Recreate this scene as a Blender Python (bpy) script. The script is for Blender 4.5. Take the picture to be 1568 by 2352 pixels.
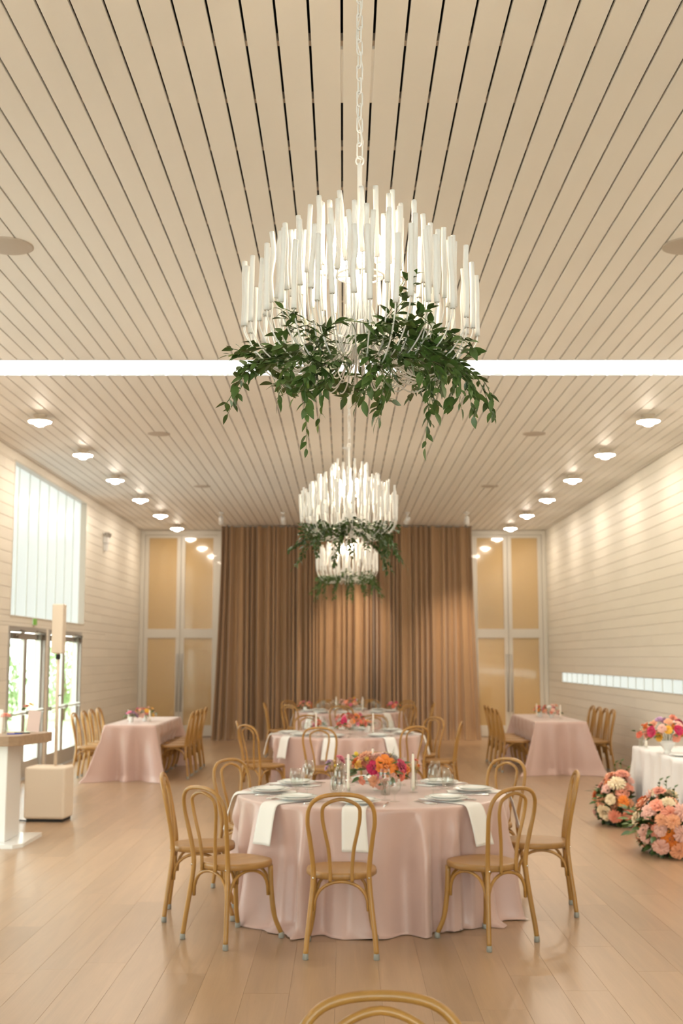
import bpy, bmesh, math, random
from mathutils import Vector, Matrix, Quaternion
PI = math.pi
S = bpy.context.scene
COL = S.collection
for o in list(bpy.data.objects): bpy.data.objects.remove(o)
R = random.Random(7)

# ------------------------------------------------------------------ camera, world, exposure
CEIL = 4.45; XW = 4.42; YB = 25.6; YF = -6.0
cam = bpy.data.objects.new('camera', bpy.data.cameras.new('camera')); COL.objects.link(cam)
cam.location = (0, 0, 1.67)
cam.rotation_euler = (math.radians(90) + math.atan(336/2700), 0, math.atan(4/2700))
cam.data.sensor_fit = 'VERTICAL'; cam.data.sensor_height = 36; cam.data.lens = 2700/2352*36
cam.data.clip_end = 200
cam.data.dof.use_dof = True; cam.data.dof.focus_distance = 4.1; cam.data.dof.aperture_fstop = 4.0
S.camera = cam
S.view_settings.view_transform = 'Standard'; S.view_settings.look = 'None'
S.view_settings.gamma = 1; S.view_settings.use_curve_mapping = False
S.view_settings.exposure = 0.84
W = bpy.data.worlds.new('world'); S.world = W; W.use_nodes = True
bg = W.node_tree.nodes['Background']; bg.inputs[0].default_value = (0.97, 0.98, 0.96, 1); SKY = 4.5; bg.inputs[1].default_value = SKY
DAY = .40          # daylight behind frosted panes
LAMP = 72.0         # ceiling lamps
BULB = 72.0        # chandelier bulbs

# ------------------------------------------------------------------ materials
def mat(name, col, rough=.5, metal=0., spec=.5, var=0., vscale=(4,4,4), bump=0., bscale=40., emit=None, es=0., sheen=0., coat=0., sss=0., aniso=0., rnd=0.):
    m = bpy.data.materials.new(name); m.use_nodes = True
    nt = m.node_tree; b = nt.nodes['Principled BSDF']; N = nt.nodes.new; L = nt.links.new
    b.inputs['Base Color'].default_value = (*col, 1)
    b.inputs['Roughness'].default_value = rough; b.inputs['Metallic'].default_value = metal
    b.inputs['Specular IOR Level'].default_value = spec
    if sheen: b.inputs['Sheen Weight'].default_value = sheen
    if coat: b.inputs['Coat Weight'].default_value = coat; b.inputs['Coat Roughness'].default_value = .03
    if sss: b.inputs['Subsurface Weight'].default_value = sss; b.inputs['Subsurface Scale'].default_value = .01
    if aniso: b.inputs['Anisotropic'].default_value = aniso
    if emit: b.inputs['Emission Color'].default_value = (*emit, 1); b.inputs['Emission Strength'].default_value = es
    if var or bump or rnd:
        tc = N('ShaderNodeTexCoord'); oi = N('ShaderNodeObjectInfo')
        ad = N('ShaderNodeVectorMath'); ad.operation = 'ADD'
        mp = N('ShaderNodeMapping'); mp.inputs['Scale'].default_value = vscale
        sc = N('ShaderNodeMath'); sc.operation = 'MULTIPLY'; sc.inputs[1].default_value = 37.
        L(oi.outputs['Random'], sc.inputs[0]); L(tc.outputs['Object'], mp.inputs['Vector'])
        L(mp.outputs[0], ad.inputs[0]); L(sc.outputs[0], ad.inputs[1])
        no = N('ShaderNodeTexNoise'); no.inputs['Scale'].default_value = 1.; no.inputs['Detail'].default_value = 4
        L(ad.outputs[0], no.inputs['Vector'])
        mr = N('ShaderNodeMapRange'); mr.inputs['From Min'].default_value = .3; mr.inputs['From Max'].default_value = .7
        mr.inputs['To Min'].default_value = 1 - var; mr.inputs['To Max'].default_value = 1 + var
        L(no.outputs['Fac'], mr.inputs['Value'])
        mr2 = N('ShaderNodeMapRange'); mr2.inputs['To Min'].default_value = 1 - rnd; mr2.inputs['To Max'].default_value = 1 + rnd
        L(oi.outputs['Random'], mr2.inputs['Value'])
        mm = N('ShaderNodeMath'); mm.operation = 'MULTIPLY'; L(mr.outputs[0], mm.inputs[0]); L(mr2.outputs[0], mm.inputs[1])
        vm = N('ShaderNodeVectorMath'); vm.operation = 'SCALE'; vm.inputs[0].default_value = col
        L(mm.outputs[0], vm.inputs['Scale']); L(vm.outputs[0], b.inputs['Base Color'])
        if bump:
            n2 = N('ShaderNodeTexNoise'); n2.inputs['Scale'].default_value = bscale; L(tc.outputs['Object'], n2.inputs['Vector'])
            bp = N('ShaderNodeBump'); bp.inputs['Strength'].default_value = bump; bp.inputs['Distance'].default_value = .01
            L(n2.outputs['Fac'], bp.inputs['Height']); L(bp.outputs[0], b.inputs['Normal'])
    return m

def glassmat(name, tint=(1,1,1), gl=.9, rough=.02, ior=1.45):
    m = bpy.data.materials.new(name); m.use_nodes = True; nt = m.node_tree; nt.nodes.clear(); N = nt.nodes.new; L = nt.links.new
    out = N('ShaderNodeOutputMaterial'); t = N('ShaderNodeBsdfTransparent'); t.inputs[0].default_value = (*tint, 1)
    g = N('ShaderNodeBsdfGlossy'); g.inputs['Roughness'].default_value = rough; g.inputs[0].default_value = (gl, gl, gl, 1)
    lw = N('ShaderNodeLayerWeight'); lw.inputs[0].default_value = .5
    pw = N('ShaderNodeMath'); pw.operation = 'POWER'; pw.inputs[1].default_value = 3.5; L(lw.outputs['Facing'], pw.inputs[0])
    fr = N('ShaderNodeMath'); fr.operation = 'MULTIPLY_ADD'; fr.inputs[1].default_value = .62; fr.inputs[2].default_value = .045; L(pw.outputs[0], fr.inputs[0])
    mx = N('ShaderNodeMixShader'); L(fr.outputs[0], mx.inputs[0]); L(t.outputs[0], mx.inputs[1]); L(g.outputs[0], mx.inputs[2]); L(mx.outputs[0], out.inputs[0])
    return m

def floormat():
    m = bpy.data.materials.new('oak_floor'); m.use_nodes = True; nt = m.node_tree; b = nt.nodes['Principled BSDF']; N = nt.nodes.new; L = nt.links.new
    tc = N('ShaderNodeTexCoord'); oi = N('ShaderNodeObjectInfo'); ge = N('ShaderNodeNewGeometry')
    s = N('ShaderNodeMath'); s.operation = 'ADD'; L(oi.outputs['Random'], s.inputs[0]); L(ge.outputs['Random Per Island'], s.inputs[1])
    fr = N('ShaderNodeMath'); fr.operation = 'FRACT'; L(s.outputs[0], fr.inputs[0])
    k = N('ShaderNodeMath'); k.operation = 'MULTIPLY'; k.inputs[1].default_value = 53.; L(s.outputs[0], k.inputs[0])
    ad = N('ShaderNodeVectorMath'); ad.operation = 'ADD'; L(ge.outputs['Position'], ad.inputs[0]); L(k.outputs[0], ad.inputs[1])
    mp = N('ShaderNodeMapping'); mp.inputs['Scale'].default_value = (11, .9, 11); L(ad.outputs[0], mp.inputs[0])
    no = N('ShaderNodeTexNoise'); no.inputs['Scale'].default_value = 1.; no.inputs['Detail'].default_value = 5; no.inputs['Distortion'].default_value = 1.2; L(mp.outputs[0], no.inputs['Vector'])
    mp2 = N('ShaderNodeMapping'); mp2.inputs['Scale'].default_value = (130, 2.5, 10); L(ad.outputs[0], mp2.inputs[0])
    n2 = N('ShaderNodeTexNoise'); n2.inputs['Scale'].default_value = 1.; n2.inputs['Detail'].default_value = 3; L(mp2.outputs[0], n2.inputs['Vector'])
    r1 = N('ShaderNodeMapRange'); r1.inputs[1].default_value = .3; r1.inputs[2].default_value = .7; r1.inputs[3].default_value = .90; r1.inputs[4].default_value = 1.07; L(no.outputs[0], r1.inputs[0])
    r2 = N('ShaderNodeMapRange'); r2.inputs[1].default_value = .3; r2.inputs[2].default_value = .7; r2.inputs[3].default_value = .96; r2.inputs[4].default_value = 1.03; L(n2.outputs[0], r2.inputs[0])
    r3 = N('ShaderNodeMapRange'); r3.inputs[3].default_value = .90; r3.inputs[4].default_value = 1.08; L(fr.outputs[0], r3.inputs[0])
    a = N('ShaderNodeMath'); a.operation = 'MULTIPLY'; L(r1.outputs[0], a.inputs[0]); L(r2.outputs[0], a.inputs[1])
    c = N('ShaderNodeMath'); c.operation = 'MULTIPLY'; L(a.outputs[0], c.inputs[0]); L(r3.outputs[0], c.inputs[1])
    v = N('ShaderNodeVectorMath'); v.operation = 'SCALE'; v.inputs[0].default_value = FLOORCOL; L(c.outputs[0], v.inputs['Scale']); L(v.outputs[0], b.inputs['Base Color'])
    b.inputs['Roughness'].default_value = .29; b.inputs['Specular IOR Level'].default_value = .6
    return m
FLOORCOL = (.40, .264, .158)

M = dict(
 oak=floormat(),
 subfloor=mat('subfloor', (.42,.29,.18), .8),
 plank=mat('ceiling_paint', (.88,.85,.805), .55, var=.02, vscale=(.5,.5,.5), rnd=.02),
 void=mat('ceiling_void', (.04,.04,.036), .9),
 batten=mat('batten', (.72,.60,.48), .7),
 wall=mat('wall_paint', (.85,.80,.715), .5, var=.025, vscale=(.4,.7,3), rnd=.025),
 wallback=mat('wall_backing', (.60,.52,.42), .8),
 reveal=mat('white_reveal', (.9,.9,.88), .6),
 frost=mat('frosted_daylight_glass', (.28,.32,.30), .25, emit=(.90,1.,.955), es=DAY),
 skyglass=mat('skylight_glass', (.8,.85,.82), .3, emit=(.97,.98,.96), es=SKY),
 alu=mat('aluminium', (.50,.48,.45), .35, .3),
 aluwhite=mat('pale_metal_frame', (.66,.61,.53), .35, .0, coat=.2),
 aludark=mat('dark_bronze_metal', (.20,.18,.15), .4, .6),
 amber=mat('frosted_amber_glass', (.58,.40,.19), .10, spec=.6, coat=1., var=.03, vscale=(.6,.6,.3)),
 clear=glassmat('clear_glass', (.93,.98,.96)),
 crystal=glassmat('table_glass', (.97,.98,.97), .9, .03, 1.42),
 water=glassmat('water', (.88,.93,.92), .8, .02, 1.33),
 wood=mat('honey_bentwood', (.40,.205,.047), .36, var=.12, vscale=(14,14,3), coat=.15, rnd=.05),
 seatwood=mat('honey_seat', (.37,.195,.06), .40, var=.10, vscale=(30,4,8), coat=.1, rnd=.05),
 cap=mat('grey_foot_cap', (.30,.30,.27), .5),
 chrome=mat('steel', (.75,.75,.73), .2, 1.),
 pink=mat('pink_satin', (.60,.41,.36), .33, spec=.6, sheen=.3, var=.02, vscale=(2,2,2), aniso=.4),
 white=mat('white_linen', (.84,.82,.79), .7, sheen=.2, bump=.05, bscale=300),
 whitecloth=mat('white_tablecloth', (.84,.80,.775), .6, sheen=.2, var=.02),
 china=mat('china', (.88,.89,.86), .2, coat=.1),
 celadon=mat('celadon_china', (.60,.68,.64), .12, coat=.3),
 drape=mat('tan_drape', (.37,.225,.118), .75, sheen=.35, var=.06, vscale=(6,6,.4)),
 rod=mat('white_plaster', (.82,.82,.82), .55),
 bulb=mat('bulb', (1,.9,.7), .3, emit=(1.,.80,.56), es=BULB),
 lampglass=mat('lamp_glass', (1,.95,.85), .3, emit=(1.,.87,.71), es=LAMP),
 lampbase=mat('lamp_base', (.72,.62,.50), .5),
 grille=mat('speaker_grille', (.52,.45,.38), .7, bump=.2, bscale=200),
 leaf=mat('leaf', (.062,.115,.025), .38, var=.25, vscale=(20,20,20), rnd=.35),
 leaflight=mat('leaf_light', (.12,.17,.035), .4, rnd=.3),
 stem=mat('stem', (.10,.15,.04), .6),
 wax=mat('candle_wax', (.88,.84,.74), .4, sss=.2),
 wick=mat('wick', (.05,.04,.03), .9),
 beige=mat('beige_fabric', (.74,.62,.49), .8, bump=.05, bscale=250),
 black=mat('black_rubber', (.02,.02,.02), .6),
 laquer=mat('white_laquer', (.80,.79,.76), .25, coat=.3),
 deskwood=mat('desk_oak', (.36,.24,.15), .45, var=.12, vscale=(3,30,30)),
 paper=mat('paper', (.85,.83,.80), .8),
 pinkpaper=mat('pink_paper', (.70,.55,.50), .8),
 blue=mat('blue_pen', (.03,.08,.55), .3),
 green=mat('green_sign', (.25,.62,.12), .4),
 joint=mat('grey_green_joint', (.72,.78,.75), .5),
 lawn=mat('lawn', (.45,.55,.32), .9, var=.2, vscale=(1,1,1)),
 paving=mat('pale_paving', (.75,.75,.72), .9),
 shrub=mat('shrub_leaf', (.42,.58,.30), .6, rnd=.2),
 bark=mat('bark', (.2,.14,.09), .9),
 terra=mat('green_tray', (.02,.03,.02), .7),
)
FL = dict(
 orange=(.92,.27,.03), coral=(.88,.20,.11), peach=(.93,.44,.24), pink=(.86,.22,.33), magenta=(.62,.01,.10), yellow=(.90,.48,.04),
 lilac=(.55,.30,.50), cream=(.92,.74,.48), blush=(.90,.52,.42), white=(.86,.84,.78), salmon=(.90,.34,.22), mustard=(.70,.50,.03))
FM = {k: mat('petal_' + k, v, .55, sheen=.3, var=.08, vscale=(30,30,30), rnd=.08) for k, v in FL.items()}

# ------------------------------------------------------------------ mesh helpers
class MB:
    def __init__(s): s.v = []; s.f = []; s.sm = []
    def add(s, v, f, smooth=False):
        n = len(s.v); s.v += [tuple(p) for p in v]; s.f += [tuple(i + n for i in q) for q in f]; s.sm += [smooth]*len(f); return s
    def box(s, x0, x1, y0, y1, z0, z1, mtx=None):
        v = [Vector((x, y, z)) for z in (z0, z1) for y in (y0, y1) for x in (x0, x1)]
        if mtx: v = [mtx @ p for p in v]
        return s.add(v, [(0,2,3,1),(4,5,7,6),(0,1,5,4),(2,6,7,3),(0,4,6,2),(1,3,7,5)])
    def tube(s, pts, rad, n=8, closed=False, cap=True):
        pts = [Vector(p) for p in pts]; k = len(pts)
        if not hasattr(rad, '__len__'): rad = [rad]*k
        T = []
        for i in range(k):
            a = pts[i-1] if (i or closed) else pts[0]; b = pts[(i+1) % k] if (i < k-1 or closed) else pts[-1]
            T.append((b - a).normalized())
        u = T[0].orthogonal().normalized(); vs = []
        for i in range(k):
            u = (u - T[i]*u.dot(T[i])).normalized(); w = T[i].cross(u)
            for j in range(n):
                a = 2*PI*j/n; vs.append(pts[i] + (u*math.cos(a) + w*math.sin(a))*rad[i])
        fs = []
        for i in range(k if closed else k-1):
            for j in range(n):
                a, b = i*n + j, i*n + (j+1) % n; c = ((i+1) % k)*n
                fs.append((a, b, c + (j+1) % n, c + j))
        s.add(vs, fs, True)
        if cap and not closed:
            m = len(s.v) - len(vs)
            s.f += [tuple(m + j for j in reversed(range(n))), tuple(m + (k-1)*n + j for j in range(n))]; s.sm += [False, False]
        return s
    def lathe(s, prof, n=24, c=(0,0,0)):
        vs = [(c[0] + r*math.cos(2*PI*j/n), c[1] + r*math.sin(2*PI*j/n), c[2] + z) for r, z in prof for j in range(n)]
        fs = [(i*n+j, i*n+(j+1) % n, (i+1)*n+(j+1) % n, (i+1)*n+j) for i in range(len(prof)-1) for j in range(n)]
        return s.add(vs, fs, True)
    def grid(s, fn, nu, nv, closed=False):
        vs = [fn(i/(nu if closed else nu-1), j/(nv-1)) for i in range(nu) for j in range(nv)]
        fs = []
        for i in range(nu if closed else nu-1):
            for j in range(nv-1):
                a = i*nv + j; b = ((i+1) % nu)*nv + j; fs.append((a, b, b+1, a+1))
        return s.add(vs, fs, True)
    def prism(s, outline, z0, z1):
        n = len(outline); vs = [(x, y, z0) for x, y in outline] + [(x, y, z1) for x, y in outline]
        fs = [tuple(reversed(range(n))), tuple(range(n, 2*n))] + [(i, (i+1) % n, n+(i+1) % n, n+i) for i in range(n)]
        return s.add(vs, fs)
    def mesh(s, name, material=None, bevel=0., seg=2):
        me = bpy.data.meshes.new(name); me.from_pydata(s.v, [], s.f); me.polygons.foreach_set('use_smooth', s.sm)
        if bevel:
            bm = bmesh.new(); bm.from_mesh(me)
            bmesh.ops.bevel(bm, geom=bm.edges[:], offset=bevel, segments=seg, affect='EDGES', profile=.5, clamp_overlap=True)
            bm.to_mesh(me); bm.free()
        if material: me.materials.append(material)
        me.update(); return me
def obj(name, me, parent=None, loc=(0,0,0), rot=None, scale=None):
    o = bpy.data.objects.new(name, me); COL.objects.link(o); o.parent = parent; o.location = loc
    if rot is not None:
        if isinstance(rot, Quaternion): o.rotation_mode = 'QUATERNION'; o.rotation_quaternion = rot
        else: o.rotation_euler = rot
    if scale is not None: o.scale = (scale,)*3 if not hasattr(scale, '__len__') else scale
    return o
def mk(name, mb, m, parent=None, loc=(0,0,0), rot=None, bevel=0., seg=2): return obj(name, mb.mesh(name, M[m] if isinstance(m, str) else m, bevel, seg), parent, loc, rot)
def tag(o, label, cat, group=None):
    o['label'] = label; o['category'] = cat
    if group: o['group'] = group
    return o
def thing(name, label, cat, loc=(0,0,0), rz=0, group=None): return tag(obj(name, None, None, loc, (0,0,rz)), label, cat, group)
def struct(o): o['kind'] = 'structure'; return o
def stuff(o): o['kind'] = 'stuff'; return o
def omat(o, m):
    o.material_slots[0].link = 'OBJECT'; o.material_slots[0].material = m; return o
def dup(root, loc, rz, label, group, scale=None):
    r = root.copy(); COL.objects.link(r); r.location = loc; r.rotation_euler = (0, 0, rz); r['label'] = label; r['group'] = group
    if scale: r.scale = (scale,)*3
    for ch in root.children:
        c = ch.copy(); COL.objects.link(c); c.parent = r
        for g in ch.children:
            d = g.copy(); COL.objects.link(d); d.parent = c
    return r
def smooth_path(ctrl, n=8):
    P = [Vector(p) for p in ctrl]; P = [2*P[0]-P[1]] + P + [2*P[-1]-P[-2]]; out = []
    for i in range(1, len(P)-2):
        for k in range(n):
            t = k/n; a, b, c, d = P[i-1], P[i], P[i+1], P[i+2]
            out.append(.5*((2*b) + (c-a)*t + (2*a-5*b+4*c-d)*t*t + (-a+3*b-3*c+d)*t**3))
    out.append(P[-2]); return out
def subtract(rects, hole):
    out = []
    for (a0, a1, b0, b1) in rects:
        h0, h1, k0, k1 = hole
        if h0 >= a1 or h1 <= a0 or k0 >= b1 or k1 <= b0: out.append((a0, a1, b0, b1)); continue
        if k0 > b0: out.append((a0, a1, b0, k0))
        if k1 < b1: out.append((a0, a1, k1, b1))
        m0, m1 = max(b0, k0), min(b1, k1)
        if h0 > a0: out.append((a0, h0, m0, m1))
        if h1 < a1: out.append((h1, a1, m0, m1))
    return out

# ------------------------------------------------------------------ floor
floor = struct(mk('floor', MB().box(-XW-.2, XW+.2, YF-.2, YB+.6, -.12, -.022), 'subfloor'))
rest = MB(); PW = .2305; x = -XW
while x < XW - .01:
    x1 = min(x + PW, XW); y = YF - R.uniform(0, 1.8)
    while y < YB + .4:
        y1 = y + R.uniform(1.5, 2.3); a, b = max(y, YF), min(y1, YB + .4)
        if b - a > .02:
            g = .0003; c = .0007
            def pl(mb, ox=0, oy=0):
                X0, X1, Y0, Y1 = x+g-ox, x1-g-ox, a+g-oy, b-g-oy
                v = [(X0,Y0,-.02),(X1,Y0,-.02),(X1,Y1,-.02),(X0,Y1,-.02),(X0,Y0,-c),(X1,Y0,-c),(X1,Y1,-c),(X0,Y1,-c),(X0+c,Y0+c,0),(X1-c,Y0+c,0),(X1-c,Y1-c,0),(X0+c,Y1-c,0)]
                mb.add(v, [(0,1,5,4),(1,2,6,5),(2,3,7,6),(3,0,4,7),(4,5,9,8),(5,6,10,9),(6,7,11,10),(7,4,8,11),(8,9,10,11)])
            if b > 5.2 and a < 13.5:
                mb = MB(); pl(mb, (x+x1)/2, (a+b)/2); mk('plank', mb, 'oak', floor, ((x+x1)/2, (a+b)/2, 0))
            else: pl(rest)
        y = y1
    x = x1
stuff(mk('far_planks', rest, 'oak', floor))

# ------------------------------------------------------------------ ceiling
SK0, SK1 = 10.80, 11.38
ceil = struct(mk('ceiling', MB().box(-XW-.2, XW+.2, YF-.2, SK0-.03, CEIL+.36, CEIL+.45).box(-XW-.2, XW+.2, SK1+.03, YB+.6, CEIL+.36, CEIL+.45), 'void'))
PITCH = .1453; k0 = int(-XW/PITCH) - 1
shared = {}
for seg in ((YF, SK0), (SK1, YB + .4)):
    k = k0
    while -.006 + k*PITCH < XW:
        a = max(-.006 + k*PITCH + .006, -XW); b = min(-.006 + (k+1)*PITCH - .006, XW); k += 1
        if b - a < .01: continue
        L = seg[1]-seg[0]; key = (round(b-a, 4), seg[0])
        if key not in shared:
            w = (b-a)/2; ch = .0015
            mb = MB(); mb.prism([(-w, 0), (w, 0), (w, L), (-w, L)], .0015, .022)
            shared[key] = MB().box(-w, w, 0, L, 0, .022).mesh('plank', M['plank'], .0016, 1)
        obj('plank', shared[key], ceil, ((a+b)/2, seg[0], CEIL))
bmesh_b = MB().box(-XW, XW, -.0225, .0225, .0221, .060).mesh('batten', M['batten'])
y = 5.091 - .5615*16
while y < YB + .3:
    if not (SK0 - .05 < y < SK1 + .05): obj('batten', bmesh_b, ceil, (0, y, CEIL))
    y += .5615
for gx in (-.006, .139): mk('filler_strip', MB().box(gx-.0058, gx+.0058, 5.112, 5.632, CEIL+.004, CEIL+.022), 'plank', ceil)
# skylight slot
sky = struct(mk('window_3', MB().box(-XW, XW, SK0-.03, SK0, CEIL, CEIL+.45).box(-XW, XW, SK1, SK1+.03, CEIL, CEIL+.45).box(-XW-.03, -XW, SK0-.03, SK1+.03, CEIL, CEIL+.45).box(XW, XW+.03, SK0-.03, SK1+.03, CEIL, CEIL+.45), 'reveal'))
for i in range(8):
    w = 2*XW/8; mk('pane', MB().box(-XW+i*w+.006, -XW+(i+1)*w-.006, SK0, SK1, CEIL+.42, CEIL+.44), 'skyglass', sky)

# ------------------------------------------------------------------ side walls with boards
BP = CEIL/29
def sidewall(name, sx, holes, split):
    xo = sx*XW
    mb = MB(); big = [(YF-.2, YB+.6, -.1, CEIL+.45)]
    for h in holes: big = subtract(big, h)
    for a0, a1, b0, b1 in big: mb.box(min(xo, xo+sx*.16)+(.02 if sx > 0 else 0), max(xo, xo+sx*.16)-(.02 if sx < 0 else 0), a0, a1, b0, b1)
    w = struct(mk(name, mb, 'wallback'))
    for r in range(29):
        rects = []; y = YF + (r*1.37) % 3.1
        cuts = [YF] + [y + 3.66*i for i in range(1, 9) if YF+.4 < y + 3.66*i < YB-.4] + [YB]
        for a, b in zip(cuts[:-1], cuts[1:]): rects.append((a, b, r*BP, (r+1)*BP))
        for h in holes: rects = [q for rc in rects for q in subtract([rc], h)]
        for a0, a1, b0, b1 in rects:
            if a1-a0 < .01 or b1-b0 < .008: continue
            g = .0016; c = .004
            prof = [(0, b0+g), (.016-.001, b0+g), (.016+.002, b0+g+c), (.018, b1-g-c), (.014, b1-g), (0, b1-g)]
            v = [(xo + sx*(.02 - d), a, z) for a in (a0+.0006, a1-.0006) for d, z in prof]
            n = len(prof); fs = [(i, i+1, n+i+1, n+i) for i in range(n-1)] + [tuple(range(n)), tuple(range(n, 2*n))]
            mk('board', MB().add(v, fs), 'wall', w)
    return w
BAYS = (15.60, 6.0)
holesL = []
for b in BAYS: holesL += [(b+.05, b+4.50, 2.24, 4.32), (b, b+1.95, 0, 2.10), (b+2.14, b+4.36, 0, 2.10)]
wl = sidewall('wall_left', -1, holesL, True)
wr = sidewall('wall_right', 1, [(4.0, 24.0, 1.20, 1.385)], True)

wn = [1]
def upper_window(y0):
    w = struct(mk('window_%d%s' % (wn[0], '' if wn[0] == 1 else '_offscreen'), MB().box(-XW-.15, -XW+.004, y0+.05, y0+4.5, 2.225, 2.246).box(-XW-.15, -XW+.004, y0+.05, y0+4.5, 4.312, 4.335).box(-XW-.15, -XW+.004, y0+.04, y0+.058, 2.225, 4.335).box(-XW-.15, -XW+.004, y0+4.492, y0+4.51, 2.225, 4.335), 'aluwhite'))
    wn[0] += 3
    p = 4.45/8
    for i in range(8):
        a = y0+.05+i*p+.007; b = a+p-.014
        # U-profile channel glass: face with two returned flanges
        mb = MB().box(-XW-.115, -XW-.10, a, b, 2.24, 4.32)
        mk('pane', mb, 'frost', w)
        if i: mk('joint', MB().box(-XW-.115, -XW-.085, a-.015, a+.001, 2.24, 4.32), 'joint', w)
    mk('backing', MB().box(-XW-.155, -XW-.15, y0+.03, y0+4.52, 2.22, 4.34), 'alu', w)
upper_window(BAYS[0]); upper_window(BAYS[1])

def double_door(name, y0, y1):
    x0, x1 = -XW-.10, -XW-.02; H = 2.10; fw = .07
    d = struct(mk(name, MB().box(x0, x1+.03, y0, y0+fw, 0, H).box(x0, x1+.03, y1-fw, y1, 0, H).box(x0, x1+.03, y0+fw, y1-fw, H-fw, H).box(x0-.02, x1+.03, y0+fw, y1-fw, 0.0, .012), 'alu'))
    w = (y1-y0-2*fw)/2
    for i in range(2):
        a = y0+fw+i*w+.004; b = a+w-.008; st = .085
        lf = mk('door_leaf', MB().box(x0+.02, x1-.01, a, a+st, .02, H-fw-.01).box(x0+.02, x1-.01, b-st, b, .02, H-fw-.01).box(x0+.02, x1-.01, a+st, b-st, .02, .24).box(x0+.02, x1-.01, a+st, b-st, H-fw-.10, H-fw-.01), 'alu', d)
        mk('pane', MB().box(x0+.04, x0+.048, a+st, b-st, .24, H-fw-.10), 'clear', lf)
        mk('push_bar', MB().tube([(x1+.05, a+.05, .92), (x1+.05, b-.05, .92)], .014, 8).box(x1-.012, x1+.06, a+.03, a+.08, .89, .95).box(x1-.012, x1+.06, b-.08, b-.03, .89, .95), 'alu', lf)
        hy = a+.02 if i == 0 else b-.30
        mk('door_closer', MB().box(x1-.012, x1+.055, hy, hy+.28, 1.93, 2.01).tube([(x1+.05, hy+.14, 1.97), (x1+.13, hy+.14+(.2 if i == 0 else -.2), 2.03), (x1+.03, hy+.14+(.32 if i == 0 else -.32), 2.05)], .012, 6), 'aludark', lf)
    return d
double_door('door_1', BAYS[0], BAYS[0]+1.95); double_door('door_2', BAYS[0]+2.14, BAYS[0]+4.36)
double_door('door_5_offscreen', BAYS[1], BAYS[1]+1.95); double_door('door_6_offscreen', BAYS[1]+2.14, BAYS[1]+4.36)

# glass-block strip
gb = struct(mk('window_2', MB().box(XW+.0, XW+.15, 3.985, 4.0, 1.19, 1.395).box(XW, XW+.15, 24.0, 24.015, 1.19, 1.395).box(XW, XW+.15, 4.0, 24.0, 1.185, 1.20).box(XW, XW+.15, 4.0, 24.0, 1.385, 1.40).box(XW+.142, XW+.15, 4, 24, 1.2, 1.385), 'aluwhite'))
blk = MB().box(0.012, .135, .010, .482, 0, .179).mesh('glass_block', M['frost'], .012, 2)
for i in range(40):
    obj('glass_block', blk, gb, (XW, 4.0+i*.5+.004, 1.203))
    if i: mk('joint', MB().box(XW+.008, XW+.135, 4.0+i*.5-.016, 4.0+i*.5+.016, 1.2, 1.385), 'joint', gb)

# back wall and frosted doors
struct(mk('wall_back', MB().box(-2.66, 2.74, YB, YB+.2, 0, CEIL+.4), 'wall'))
def frosted_door(name, x0, x1):
    H = CEIL-.005; fy0, fy1 = YB-.02, YB+.10
    d = struct(mk(name, MB().box(x0, x0+.09, fy0, fy1, 0, H).box(x1-.09, x1, fy0, fy1, 0, H).box(x0+.09, x1-.09, fy0, fy1, H-.10, H), 'aluwhite', bevel=.006))
    xm = (x0+x1)/2
    for i in range(2):
        a = x0+.09+.004 if i == 0 else xm+.004; b = xm-.004 if i == 0 else x1-.094; st = .085
        lf = mk('door_leaf', MB().box(a, a+st, fy0+.03, fy1-.02, .01, H-.104).box(b-st, b, fy0+.03, fy1-.02, .01, H-.104).box(a+st, b-st, fy0+.03, fy1-.02, .01, .24).box(a+st, b-st, fy0+.03, fy1-.02, 2.11, 2.30).box(a+st, b-st, fy0+.03, fy1-.02, H-.16, H-.104), 'aluwhite', d)
        mk('pane', MB().box(a+st, b-st, fy0+.055, fy0+.065, .24, 2.11), 'amber', lf)
        mk('pane', MB().box(a+st, b-st, fy0+.055, fy0+.065, 2.30, H-.16), 'amber', lf)
        hx = b-.04 if i == 0 else a+.04
        mk('door_pull', MB().tube([(hx, fy0+.03, .55), (hx, fy0-.03, .55), (hx, fy0-.03, 1.75), (hx, fy0+.03, 1.75)], .016, 8), 'alu', lf)
    return d
frosted_door('door_3', -XW, -2.66); frosted_door('door_4', 2.74, XW)
mk('backing', MB().box(-XW-.2, XW+.2, YB+.22, YB+.4, 0, CEIL+.45), 'wallback', bpy.data.objects['wall_back'])

# front wall (behind the viewer): same tall doors, glazed to daylight
hf = []; mbw = MB(); rc = [(-XW, XW, 0, CEIL+.45)]
for i in range(5): rc = subtract(rc, (-4.1+i*1.66, -4.1+i*1.66+1.5, .25, 4.2))
for a0, a1, b0, b1 in rc: mbw.box(a0, a1, YF-.15, YF, b0, b1)
struct(mk('wall_front', mbw, 'wall'))
for i in range(5):
    a = -4.1+i*1.66; w = struct(mk('window_%d_offscreen' % (10+i), MB().box(a, a+.06, YF-.12, YF-.02, .25, 4.2).box(a+1.44, a+1.5, YF-.12, YF-.02, .25, 4.2).box(a+.06, a+1.44, YF-.12, YF-.02, .25, .33).box(a+.06, a+1.44, YF-.12, YF-.02, 4.12, 4.2).box(a+.06, a+1.44, YF-.12, YF-.02, 2.11, 2.27), 'aluwhite'))
    mk('pane', MB().box(a+.06, a+1.44, YF-.08, YF-.07, .33, 2.11), 'clear', w); mk('pane', MB().box(a+.06, a+1.44, YF-.08, YF-.07, 2.27, 4.12), 'clear', w)

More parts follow.
